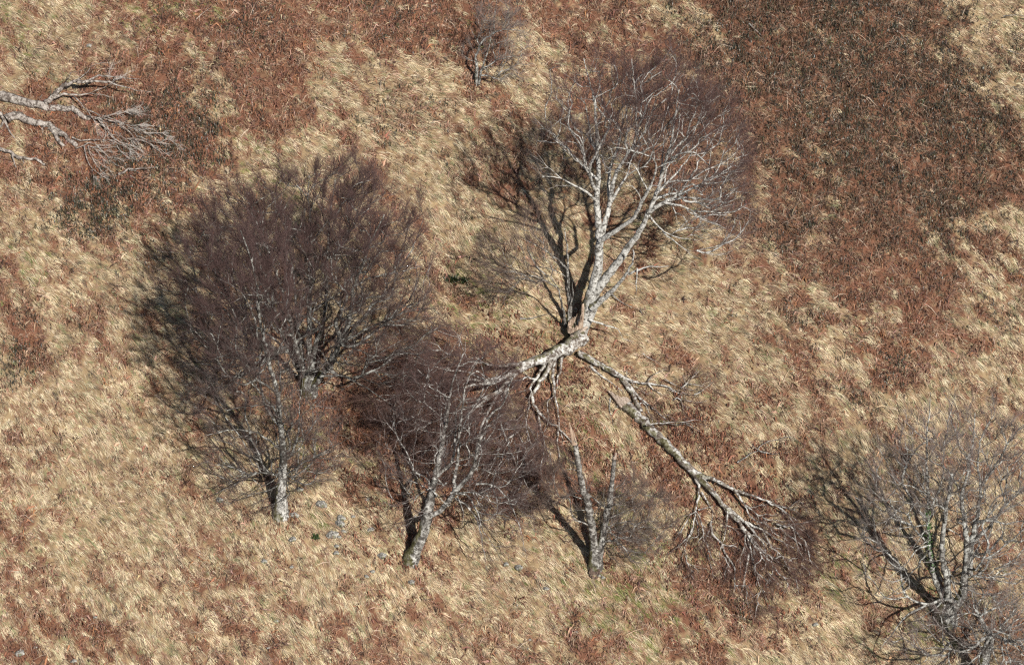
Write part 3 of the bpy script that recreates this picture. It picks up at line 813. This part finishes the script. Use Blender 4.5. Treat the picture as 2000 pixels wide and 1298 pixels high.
def lie_crown(t, slabs, origin, bf=.2, per=10, fall=(0, -.5, -.2), **kw):
    T = np.concatenate([slab(*a) for a in slabs])
    T = T[T[:, 2] > H(T[:, 0], T[:, 1]) + .08]
    up = np.array([0, .1, .35])
    C, R = grow(t.limbs, T, origin, t.base, bf, up, kw.get('skip', .3), 4.5, kw.get('rtip', .006), .05, .47)
    C[:, :, 2] = np.maximum(C[:, :, 2], H(C[:, :, 0], C[:, :, 1]) + .04)
    mb = MB(); mb.tubes(C, R, 5); cr = mb.build("crown", t.bark, t.root, t.base)
    A, RA = twigs(C, per, origin, kw.get('tl', (.3, .85)), up, kw.get('wr', .7), .1, .6, kw.get('nz', .4), kw.get('r', .005), kw.get('subs', 3), 1)
    A[:, :, 2] = np.maximum(A[:, :, 2], H(A[:, :, 0], A[:, :, 1]) + .02)
    mb = MB(); mb.tubes(A, RA, 3); mb.build("twig_spray", t.bark, cr, t.base)
lie_crown(t, [(800, 770, 110, 90, 2.6, 260), (900, 800, 130, 110, 2.4, 330), (960, 880, 110, 100, 1.8, 260), (1030, 930, 70, 80, 1.3, 120), (850, 700, 110, 50, 2.8, 170), (1055, 850, 40, 90, .9, 60), (790, 860, 60, 60, 1.6, 70)],
          ground_pt(1090, 690, 1.0), .2, 8, r=.0048, rtip=.006)
c = ground_pt(1128, 668, 1.05)
jagged("torn_end", ground_pt(1122, 668, 1.0), ground_pt(1150, 651, 1.25) - ground_pt(1118, 672, 1.0), .33, .15, .95, 3.9, M_TORN2, t.root, t.base, 40, .3)

# ---- fallen limb beside it
t = Tree("fallen_limb", "spotted dead limb lying from the split foot to the right with bare antler like forks", "fallen limb", 1137, 692, "fallen limbs", M_FALL)
t.down([(1130, 688), (1140, 694), (1156, 703), (1173, 711), (1205, 731), (1222, 746), (1235, 767), (1243, 787), (1253, 802)], .17, .10, .25, .1, "trunk", 10, rough=.2)
t.down([(1195, 722), (1225, 740), (1262, 748), (1293, 752), (1325, 762), (1348, 772)], .10, .03, .35, .1)
t.down([(1220, 742), (1250, 775), (1280, 800), (1306, 822)], .08, .03, .2, .05)
t.down([(1153, 714), (1175, 735), (1195, 748), (1216, 763)], .07, .03, .1, .05)
for pts, r0, h1 in (([(1333, 756), (1345, 745), (1355, 735), (1365, 725), (1375, 710)], .05, .9), ([(1352, 738), (1360, 725), (1362, 712)], .03, .9), ([(1265, 746), (1272, 735), (1285, 727), (1302, 720)], .05, .8),
                    ([(1266, 748), (1278, 762), (1298, 772)], .05, .1), ([(1340, 748), (1362, 752), (1378, 755)], .035, .4), ([(1356, 770), (1372, 762), (1396, 742)], .035, .7), ([(1340, 752), (1336, 740), (1335, 730)], .03, .6),
                    ([(1298, 740), (1315, 750), (1332, 758), (1347, 768)], .04, .2), ([(1306, 760), (1328, 768), (1346, 778)], .035, .05), ([(1224, 735), (1224, 725), (1227, 718)], .03, .6), ([(1256, 690), (1270, 700), (1285, 708), (1298, 720)], .025, .5),
                    ([(1245, 772), (1260, 790), (1275, 800)], .05, .05), ([(1255, 785), (1248, 792), (1262, 810)], .04, .1)):
    t.down(pts, r0, .012, .2, h1, "branch", 6)
lie_crown(t, [(1360, 755, 45, 35, .8, 40), (1300, 805, 50, 35, .5, 40), (1250, 775, 50, 30, .5, 25)], ground_pt(1200, 730, .5), .1, 4, r=.0042, subs=2)

# ---- the long fallen log with its broom of branches
t = Tree("fallen_log", "long white spotted log lying diagonally with a broom of branches at its lower end", "fallen tree", 1290, 858, "fallen limbs", M_FALL, 1.0)
t.down([(1222, 790), (1235, 802), (1264, 831), (1298, 865), (1328, 895), (1354, 921)], .24, .155, .0, .25, "trunk", 14, False, rough=.12)
jagged("torn_end", ground_pt(1224, 792, .22), ground_pt(1199, 760, .25) - ground_pt(1226, 794, .25), .29, .25, 1.30, 2.6, M_TORN2, t.root, t.base, 40, .3)
for pts, r0, h0, h1 in (([(1352, 918), (1376, 930), (1404, 942), (1438, 958), (1480, 971), (1523, 992), (1548, 1009), (1574, 1035)], .12, .3, .6),
                        ([(1434, 956), (1455, 984), (1485, 1009), (1512, 1018)], .07, .4, .4),
                        ([(1352, 920), (1387, 954), (1421, 992), (1455, 1018), (1489, 1035), (1531, 1060), (1565, 1077)], .16, .25, .4),
                        ([(1418, 990), (1447, 1026), (1464, 1060), (1472, 1107), (1485, 1149), (1502, 1179)], .10, .3, .3),
                        ([(1447, 1026), (1489, 1073), (1523, 1098), (1565, 1115)], .08, .3, .3), ([(1464, 1075), (1455, 1124), (1447, 1158)], .06, .3, .1),
                        ([(1353, 922), (1366, 954), (1358, 997), (1353, 1035), (1328, 1073)], .08, .25, .35), ([(1370, 960), (1387, 988), (1397, 1005)], .05, .25, .1),
                        ([(1421, 992), (1419, 1035), (1408, 1069), (1404, 1094)], .05, .3, .5), ([(1353, 1030), (1340, 1060), (1332, 1095)], .04, .3, .2), ([(1455, 1018), (1490, 1060), (1500, 1110), (1510, 1160)], .06, .4, .2),
                        ([(1523, 992), (1550, 1020), (1555, 1050), (1570, 1060)], .04, .5, .4), ([(1489, 1035), (1520, 1080), (1560, 1100)], .05, .4, .2), ([(1364, 995), (1385, 990), (1395, 985)], .04, .3, .6)):
    t.down(pts, r0, .014, h0, h1)
t.down([(1262, 830), (1290, 826), (1340, 822), (1380, 820)], .04, .012, .7, .8, "branch", 6)
lie_crown(t, [(1525, 1070, 70, 60, 1.0, 190), (1480, 1125, 55, 65, .9, 170), (1350, 1070, 50, 60, .7, 90), (1420, 1060, 45, 60, .6, 60), (1560, 1090, 40, 55, .8, 110), (1525, 1010, 60, 35, .7, 60)],
          ground_pt(1370, 930, .4), .25, 4, r=.0046, wr=.8, rtip=.0095)

# ---- tree at the right edge
t = Tree("forked_tree", "many stemmed grey tree at the right edge with ivy on one stem", "tree", 1850, 1212, "standing trees", M_GREY, .95)
t.up([(1849, 1216), (1849, 1195), (1850, 1172)], .42, .36, 0, 0, "trunk", 14, .3, False, True)
s1 = t.up([(1846, 1180), (1836, 1150), (1826, 1128), (1817, 1078), (1812, 1022), (1812, 962), (1810, 907), (1810, 852), (1815, 806), (1817, 765)], .18, .025, 0, .3)
t.up([(1854, 1178), (1850, 1145), (1845, 1114), (1840, 1068), (1845, 1013), (1854, 958), (1860, 925)], .17, .06, -.2, -.8)
t.up([(1862, 1185), (1878, 1165), (1884, 1130), (1888, 1090), (1886, 1040), (1879, 976), (1888, 930), (1900, 861), (1904, 806)], .25, .03, -.1, .2)
t.up([(1886, 1120), (1893, 1085), (1900, 1045), (1909, 999), (1916, 953), (1909, 907), (1918, 852), (1941, 810)], .17, .03, .1, 1)
t.up([(1905, 1020), (1930, 1015), (1965, 1022), (2020, 1012)], .08, .02, .2, -.6)
t.up([(1897, 1060), (1930, 1030), (1970, 980), (2020, 930)], .10, .03, .2, 0)
t.up([(1916, 950), (1950, 900), (1980, 850), (2010, 820)], .07, .02, .6, 0)
t.up([(1868, 1176), (1845, 1170), (1808, 1183), (1771, 1202), (1743, 1234), (1716, 1271)], .10, .02, -.6, -1.6)
t.up([(1840, 1172), (1830, 1185), (1800, 1205), (1780, 1215)], .05, .015, -.5, -1.2, name="branch")
for pts, r0 in (([(1810, 967), (1780, 949), (1748, 944), (1725, 935)], .05), ([(1812, 990), (1771, 981), (1725, 976)], .045), ([(1817, 1064), (1790, 1073), (1766, 1105), (1734, 1128)], .055), ([(1812, 1025), (1770, 1030), (1720, 1040)], .045),
                ([(1810, 900), (1780, 880), (1750, 868)], .04), ([(1811, 860), (1785, 840), (1765, 820)], .035), ([(1815, 1070), (1780, 1120), (1740, 1160), (1700, 1180)], .05), ([(1846, 1030), (1875, 1045), (1885, 1060)], .03),
                ([(1888, 1080), (1930, 1090), (1985, 1075)], .05), ([(1880, 1130), (1920, 1120), (1960, 1140)], .05), ([(1858, 940), (1845, 915), (1838, 880)], .035), ([(1860, 935), (1875, 905), (1880, 870)], .035), ([(1890, 1150), (1925, 1160), (1990, 1150)], .05)):
    t.up(pts, r0, .012, 0, -1.2 * rng.random(), "branch", 6)
C = t.crown([(*t.ell(1810, 905, 80, 100, 1.8), 200), (*t.ell(1910, 905, 95, 95, 2.0), 240), (*t.ell(1740, 1060, 70, 100, 1.7, -.6), 120), (*t.ell(1970, 1000, 85, 160, 2.0), 280), (*t.ell(1930, 1130, 85, 45, 1.4, -.5), 110), (*t.ell(1750, 940, 70, 70, 1.5), 100), (*t.ell(1880, 1040, 90, 60, 1.2, -1.2), 40)],
            origin=plane_pt(1855, 1120, t.base[1]), bf=.2, skip=.3, per=5, tl=(.3, .7), wr=.65, wu=.12, nz=.4, r=.0048, subs=2, rtip=.0095)
# ivy leaves on the left stem
k = 520
f = rng.uniform(0, 1, k); yy = 985 + 125 * f
ax = np.array([plane_pt(np.interp(v, [960, 1022, 1078, 1130], [1812, 1812, 1817, 1827]), v, t.base[1] + .1) for v in yy])
d = norm(rng.normal(0, 1, (k, 3))); ctr = ax + d * rng.uniform(.10, .26, (k, 1)) * (.6 + .8 * f[:, None])
u = norm(np.cross(d, rng.normal(0, 1, (k, 3)))); v = np.cross(d, u); s = rng.uniform(.035, .07, (k, 1))
V = np.stack([ctr - u * s, ctr + v * s * .8, ctr + u * s, ctr - v * s * .8], 1).reshape(-1, 3) - t.base
b = np.arange(k) * 4
mesh_obj("ivy", V, [np.stack([b, b + 1, b + 2, b + 3], -1)], M_LEAF, t.root, False,
         {"col": ('FLOAT_COLOR', np.concatenate([np.repeat(pick([(.03, .07, .015), (.05, .10, .025), (.025, .045, .015)], [1, 1, 1], k), 4, 0), np.ones((k * 4, 1))], 1))})

# ---- low spreading tree in the bottom right corner
t = Tree("spreading_tree", "low mossy tree in the bottom right corner with grey branches spreading flat", "tree", 1925, 1345, "standing trees", M_GREY)
t.up([(1925, 1350), (1922, 1310), (1928, 1265), (1935, 1240)], .30, .22, 0, .1, "trunk", 12, .2, False, True)
t.up([(1935, 1243), (1925, 1225), (1912, 1200), (1905, 1190)], .17, .06, 0, .3)
for pts, r0, dd in (([(1935, 1240), (1915, 1250), (1890, 1270), (1860, 1269), (1830, 1264), (1795, 1268)], .10, -1), ([(1935, 1240), (1915, 1275), (1895, 1292), (1880, 1310)], .10, -1.4), ([(1937, 1238), (1965, 1248), (2000, 1262), (2040, 1270)], .11, -.5),
                    ([(1935, 1245), (1940, 1275), (1955, 1310)], .07, -1.6), ([(1912, 1203), (1935, 1190), (1975, 1175), (2010, 1150)], .07, .6), ([(1912, 1203), (1890, 1195), (1860, 1215)], .05, -.6), ([(1938, 1240), (1975, 1225), (2020, 1205)], .08, .4),
                    ([(1860, 1269), (1840, 1255), (1820, 1240), (1815, 1225)], .04, -1.2), ([(1928, 1222), (1920, 1240), (1908, 1262)], .05, -.8), ([(1955, 1245), (1958, 1270), (1960, 1300)], .05, -1.3)):
    t.up(pts, r0, .014, 0, dd)
t.crown([(*t.ell(1960, 1215, 85, 55, 1.8), 190), (*t.ell(1880, 1250, 105, 55, 1.6, -.8), 210), (*t.ell(1975, 1280, 70, 45, 1.5, -.8), 130)], origin=plane_pt(1930, 1270, t.base[1]), bf=.15, skip=.15, per=4.5,
        tl=(.25, .65), wr=.6, wu=.1, nz=.45, r=.0042, rtip=.009)

# ---- small thorn at the top
t = Tree("thorn_tree", "small thin twin stemmed bush tree at the top above the tallest beech", "tree", 932, 166, "standing trees", M_GREY)
t.up([(930, 168), (931, 132), (929, 114), (933, 100), (939, 86), (949, 76), (962, 66), (965, 37), (968, 15), (970, -10)], .11, .02, 0, .3, "trunk", 8, .1, True, True)
t.up([(934, 168), (940, 138), (951, 105), (958, 78), (961, 55)], .085, .02, 0, -.4)
t.up([(938, 148), (955, 148), (964, 154), (984, 141), (1008, 128)], .05, .012, -.1, -.8)
t.up([(936, 88), (925, 68), (917, 50)], .03, .01, 0, 0)
t.up([(962, 66), (985, 58), (1015, 60), (1040, 70)], .04, .01, 0, -.4)
t.crown([(*t.ell(985, 85, 55, 60, 1.3), 130), (*t.ell(965, 30, 45, 40, 1.0), 60), (*t.ell(990, 135, 45, 25, .9), 45), (*t.ell(915, 95, 22, 30, .6), 12)], origin=plane_pt(936, 130, t.base[1]), bf=.12, skip=.25, per=5,
        tl=(.25, .6), wr=.7, wu=.05, nz=.4, r=.0042, rtip=.005)

# ---- dead trees lying at the upper left
t = Tree("fallen_dead_tree", "silvery dead tree lying at the upper left with a raised curved limb", "fallen tree", 60, 205, "dead wood at the upper left", M_DEAD, .82)
t.down([(-40, 176), (0, 187), (50, 199), (100, 210), (140, 212), (160, 226), (175, 232)], .33, .13, .05, .05, "trunk", 13, rough=.2)
t.down([(88, 200), (102, 191), (118, 170), (130, 163), (150, 160), (172, 157), (186, 150), (200, 148), (235, 151), (272, 155)], .17, .03, .2, 1.1, arch=.3)
t.down([(150, 160), (185, 158), (215, 160), (240, 168), (268, 176), (296, 180)], .10, .02, 1.1, .7)
t.down([(104, 191), (130, 185), (148, 184), (180, 184), (205, 187), (221, 190)], .09, .02, .4, .6)
t.down([(142, 186), (160, 204), (172, 218), (180, 230), (187, 243)], .05, .015, .5, .5)
for pts, r0, h1 in (([(128, 163), (134, 148), (142, 140), (160, 138)], .035, 1.2), ([(148, 157), (165, 146), (180, 128), (195, 124), (218, 123)], .04, 1.0), ([(133, 160), (131, 150), (138, 141)], .03, 1.2), ([(216, 158), (224, 152), (226, 150)], .03, 1.0), ([(82, 186), (80, 188), (78, 191)], .03, .3),
                    ([(170, 226), (200, 230), (225, 222), (245, 226)], .045, .4), ([(175, 216), (200, 225), (212, 224), (240, 220)], .04, .4), ([(185, 232), (210, 232), (250, 247), (285, 256)], .045, .3), ([(190, 230), (205, 250), (225, 272), (262, 285)], .04, .2), ([(195, 233), (216, 260), (240, 282), (258, 292)], .035, .2),
                    ([(240, 247), (255, 262), (268, 274), (290, 278), (330, 305)], .035, .2), ([(268, 265), (300, 278), (330, 281)], .03, .2), ([(205, 232), (230, 240), (260, 244), (290, 245)], .03, .4), ([(250, 250), (262, 258), (268, 268)], .025, .2), ([(200, 240), (215, 262), (236, 280)], .03, .2), ([(205, 228), (220, 232), (238, 240)], .04, .3),
                    ([(290, 278), (305, 290), (318, 300)], .025, .1), ([(215, 262), (240, 268), (255, 282)], .025, .1)):
    t.down(pts, r0, .012, .3, h1 * 1.6 + .1, "branch", 6)

lie_crown(t, [(245, 250, 70, 30, .8, 60), (300, 285, 55, 25, .5, 36), (230, 150, 60, 18, .9, 12)], ground_pt(165, 222, .4), .35, 4, r=.005, subs=1, tl=(.25, .6))

t = Tree("rotten_log", "grey rotten log with two prongs and a fan of bare twigs at its right end", "fallen log", 60, 245, "dead wood at the upper left", M_DEAD, .82)
t.down([(12, 234), (20, 229), (35, 228), (55, 236), (85, 243), (98, 247), (112, 258), (135, 274), (150, 285)], .26, .12, .05, 0, "trunk", 12, rough=.3)
t.down([(98, 250), (108, 262), (115, 276), (124, 285)], .15, .09, 0, .1, rough=.2)
t.down([(82, 246), (83, 256), (84, 263)], .09, .05, 0, .0)
for pts, r0, h1 in (([(140, 268), (155, 273), (190, 272), (212, 274), (240, 284), (256, 292)], .05, .3), ([(164, 284), (168, 303), (180, 330), (200, 343), (216, 352)], .045, .2), ([(172, 286), (178, 305), (188, 322)], .035, .2), ([(190, 284), (205, 300), (225, 320), (245, 330)], .04, .15),
                    ([(148, 290), (163, 284), (178, 277)], .035, .3), ([(172, 285), (190, 288), (215, 288)], .03, .3), ([(182, 340), (184, 352), (184, 362)], .025, .05), ([(228, 283), (235, 294), (250, 302)], .03, .1), ([(165, 280), (185, 281), (205, 285), (230, 288)], .03, .3), ([(203, 344), (210, 352), (215, 360)], .025, .1)):
    t.down(pts, r0, .012, .2, h1, "branch", 6)

lie_crown(t, [(215, 300, 50, 30, .5, 36), (195, 335, 30, 25, .4, 16)], ground_pt(150, 280, .3), .35, 4, r=.005, subs=1, tl=(.25, .6))

t = Tree("broken_stub", "short grey forked stub at the left edge between two fallen trunks", "dead wood", 12, 250, "dead wood at the upper left", M_DEAD, .82)
t.down([(-20, 212), (0, 222), (8, 235), (14, 248), (22, 262), (29, 270)], .15, .05, .3, 0, "trunk", 9, rough=.3)
t.down([(8, 236), (2, 246), (-6, 256)], .08, .05, .2, 0)

t = Tree("dead_branch", "mossy grey branch with two short prongs, lowest at the upper left edge", "branch", 30, 300, "dead wood at the upper left", M_DEAD, .82)
t.down([(-30, 282), (0, 290), (22, 298), (36, 306), (52, 311), (74, 314), (88, 322)], .11, .07, .25, .05, "trunk", 9, rough=.25)
t.down([(24, 299), (26, 312), (31, 326), (33, 334)], .06, .03, .2, 0)
t.down([(44, 309), (46, 316), (47, 320)], .05, .03, .1, 0)

t = Tree("dead_branch", "short forked branch with a pale upper prong lying right of the fanned twigs", "branch", 250, 334, "dead wood at the upper left", M_DEAD, .82)
t.down([(232, 340), (243, 337), (250, 331), (265, 329), (285, 328), (309, 327)], .08, .02, .1, .5, "trunk", 8, rough=.25)
t.down([(252, 332), (264, 334), (272, 338)], .04, .02, .2, .1)
t.down([(255, 344), (262, 347), (268, 353)], .05, .02, .05, .1, name="branch")

t = Tree("dead_branch", "thin straight stick lying alone in dark bramble, farthest right of the dead wood", "branch", 300, 246, "dead wood at the upper left", M_DEAD, .82)
t.down([(280, 243), (292, 245), (305, 247), (328, 251)], .045, .012, .15, .1, "trunk", 7)

# ---- loose branches lying in the grass
def loose(label, strokes, mat=M_SNAG, crook=.02):
    p0 = strokes[0][0][len(strokes[0][0]) // 2]
    tr = Tree("fallen_branch", label, "branch", p0[0], p0[1], "loose branches in the grass", mat)
    for k, (pts, r, h0, h1) in enumerate(strokes): tr.down(pts, r, .010, h0, h1, "stem" if k == 0 else "branch", 6, crook=crook)
    return tr
loose("grey forked branch lying in the grass right of the long white log", [([(1440, 903), (1462, 888), (1480, 880), (1490, 866), (1520, 858), (1558, 860)], .045, .15, .3), ([(1494, 885), (1480, 878), (1462, 862)], .035, .2, .3), ([(1484, 880), (1510, 886), (1545, 882)], .035, .2, .15), ([(1520, 858), (1540, 852), (1560, 862), (1572, 872)], .02, .3, .2)])
loose("thin pale stick lying alone near the top left", [([(383, 38), (395, 27), (404, 20), (413, 15)], .03, .1, .15), ([(404, 20), (410, 22), (416, 22)], .015, .1, .1)], M_TORN2)
loose("brown stick lying to the left of the splintered stub", [([(1016, 622), (1040, 621), (1063, 614), (1090, 608)], .04, .1, .4)], M_SNAG)
loose("dark curved branch lying to the right of the white trunk foot", [([(1196, 575), (1210, 588), (1235, 600), (1262, 608)], .045, .2, .2), ([(1250, 605), (1254, 612), (1256, 616)], .03, .15, .05)], M_SNAG)
loose("short brown stick standing out below the fallen limb, left of the torn log", [([(1192, 778), (1190, 800), (1196, 818), (1199, 835)], .05, .05, .05)], M_SNAG)
loose("small upright splinter in the grass next to the torn log end", [([(1206, 795), (1207, 784), (1206, 775)], .045, .1, .2)], M_SNAG)
loose("dark twisted branch in the bracken at the top right", [([(1463, 46), (1475, 58), (1485, 68), (1492, 78)], .05, .15, .1), ([(1475, 58), (1470, 50), (1470, 44)], .03, .2, .2)], M_SNAG)
loose("thin dark branch hanging in the straw grass at the top right edge", [([(1960, 32), (1980, 30), (2000, 31), (2020, 35)], .04, .3, .5), ([(1965, 98), (1985, 104), (2005, 112)], .03, .2, .4)], M_SNAG)
loose("bare thin branch lying across dark bramble above the long log", [([(1295, 822), (1320, 830), (1350, 826), (1385, 830)], .035, .4, .5), ([(1340, 828), (1360, 838), (1380, 850)], .025, .4, .2)], M_SNAG)
loose("short pale splinter lying below the hollow snag near the bottom", [([(1111, 1252), (1116, 1240), (1119, 1230)], .035, .1, .1)], M_TORN2)
loose("pale curled bark strip in the rust grass between the snag and the long log", [([(1234, 901), (1239, 903), (1243, 901), (1247, 903)], .04, .08, .08)], M_TORN2)
loose("small upright pale wood chip in grass, just right of the curled bark strip", [([(1262, 926), (1262, 920), (1263, 915)], .035, .05, .15)], M_TORN2)
loose("tiny pale splinter lying by the lowest dead limb at lower right", [([(1776, 1236), (1781, 1230), (1784, 1227)], .025, .1, .1)], M_TORN2)

# ------------------------------------------------------------------ rocks
def rock(px, py, w, label, h=.6, lift=.05):
    c = ground_pt(px, py)
    nu, nv_ = 16, 10
    th = np.arange(nu) / nu * 2 * math.pi; ph = np.linspace(.0, math.pi, nv_)
    T, Pp = np.meshgrid(th, ph)
    d = np.stack([np.sin(Pp) * np.cos(T), np.sin(Pp) * np.sin(T), np.cos(Pp)], -1)
    pl = norm(rng.normal(0, 1, (9, 3)))
    s = np.ones(T.shape)
    for n_ in pl: s = np.minimum(s, rng.uniform(.6, .85) / np.maximum((d @ n_), .05))
    s = np.minimum(s, 1.0)
    s += .07 * rng.normal(0, 1, s.shape); s[0] = s[0].mean(); s[-1] = s[-1].mean()
    s[:, :] = s
    r = w * MPP * .33
    V = d * s[..., None] * np.array([r * 1.15, r * rng.uniform(.7, 1.0), r * h * 1.1])
    a = rng.uniform(-.6, .6); V = np.stack([V[..., 0] * math.cos(a) - V[..., 1] * math.sin(a), V[..., 0] * math.sin(a) + V[..., 1] * math.cos(a), V[..., 2]], -1)
    idx = np.arange(nu * nv_).reshape(nv_, nu)
    A = idx[:-1]; B = np.roll(A, -1, 1); D = idx[1:]; Cc = np.roll(D, -1, 1)
    o = mesh_obj("limestone_rock", V.reshape(-1, 3), [np.stack([A, D, Cc, B], -1).reshape(-1, 4)], M_ROCK, None, False)
    o.location = c + np.array([0, -.06, lift + .0 + .05 * r])
    return tag(o, label, "rock", "limestone rocks in the grass")
ROCKS = [(174, 90, 20, "white rock alone in the brown bracken near the top left"), (429, 976, 24, "rounded pale rock left of the slender tree foot"),
         (575, 1005, 26, "dark cracked rock just right of the slender tree foot"), (629, 985, 34, "long flat pale rock uphill from the rock cluster"),
         (667, 1011, 26, "pale flat rock at the top of the rock cluster"), (690, 1008, 12, "small pale rock at the upper right of the cluster"),
         (664, 1023, 28, "dark mossy topped rock in the middle of the cluster"), (650, 1044, 36, "largest grey cracked rock of the cluster"),
         (671, 1037, 16, "small dark grey rock right of the largest cluster rock"), (663, 1048, 14, "small light rock touching the right side of the largest cluster rock"),
         (724, 1034, 20, "upright pale rock between the cluster and the leaning beech"), (747, 1085, 26, "flat grey rock left of the leaning beech foot"),
         (572, 1053, 22, "buff flat rock half sunk in straw below the slender tree"), (570, 1107, 14, "bright white stone alone in the straw grass below the slender tree"),
         (658, 1066, 14, "small pale stone just below the rock cluster"), (657, 1079, 16, "lowest small flat stone below the rock cluster"),
         (516, 1095, 18, "pale low stone in straw, left of the bright white stone"), (728, 1115, 14, "grey stone in the grass below the flat grey rock"), (716, 1125, 14, "pale stone beside a tuft, lowest left of the leaning beech"),
         (804, 1137, 20, "blue grey stone directly below the leaning beech foot"), (988, 1101, 18, "round buff stone under the drooping branches"), (1014, 1108, 22, "grey rock in the grass right of the drooping branches"),
         (1067, 1149, 16, "grey stone downhill between leaning beech and hollow snag"), (1178, 1127, 14, "small stone just below the hollow snag"), (1170, 1123, 12, "tiny stone touching the shadow of the hollow snag"),
         (39, 1274, 26, "long white rock in the bottom left corner"), (145, 1290, 18, "white twin topped rock at the bottom edge near the left corner"), (187, 1204, 12, "small round grey stone in bracken near the bottom left"),
         (540, 1212, 14, "small white stone in grass near the bottom, left of centre"), (70, 1263, 12, "tiny pale stone up and right of the long white corner rock"), (525, 1264, 12, "tiny pale stone at the bottom below the small white stone"),
         (1593, 1218, 18, "mossy grey stone in grass between the branch broom and the corner"), (1126, 1233, 10, "tiny white stone beside the pale splinter near the bottom"), (1035, 1248, 10, "tiny white stone near the bottom middle"),
         (718, 975, 14, "small pale stone in shade uphill left of the leaning beech"), (585, 955, 20, "shaded stone right of the slender tree trunk")]
for a in ROCKS: rock(*a)

# ------------------------------------------------------------------ small evergreen tufts
def tuft(px, py, w, label):
    c = ground_pt(px, py); k = 130
    r = w * MPP * .5
    p = rng.normal(0, 1, (k, 3)) * np.array([r * .6, r * .45, .06]) + np.array([0, 0, .12])
    d = norm(rng.normal(0, 1, (k, 3)) + np.array([0, 0, .6])); u = norm(np.cross(d, rng.normal(0, 1, (k, 3)))); s = rng.uniform(.03, .06, (k, 1))
    z0 = p * np.array([.15, .15, 0])
    V = np.stack([z0, p - u * s * .6, p + d * s, p + u * s * .6], 1).reshape(-1, 3)
    b = np.arange(k) * 4
    col = np.repeat(pick([(.020, .036, .012), (.032, .05, .016), (.06, .075, .024)], [2, 2, 1], k), 4, 0)
    o = mesh_obj("evergreen_tuft", V, [np.stack([b, b + 1, b + 2, b + 3], -1)], M_LEAF, None, False, {"col": ('FLOAT_COLOR', np.concatenate([col, np.ones((k * 4, 1))], 1))})
    o.location = c
    return tag(o, label, "plant", "small evergreen tufts")
tuft(884, 549, 28, "dark green tuft alone on straw, left one of the close pair")
tuft(908, 552, 22, "smaller dark green tuft, right one of the close pair")
tuft(617, 1052, 12, "bright green little tuft in straw left of the rock cluster")
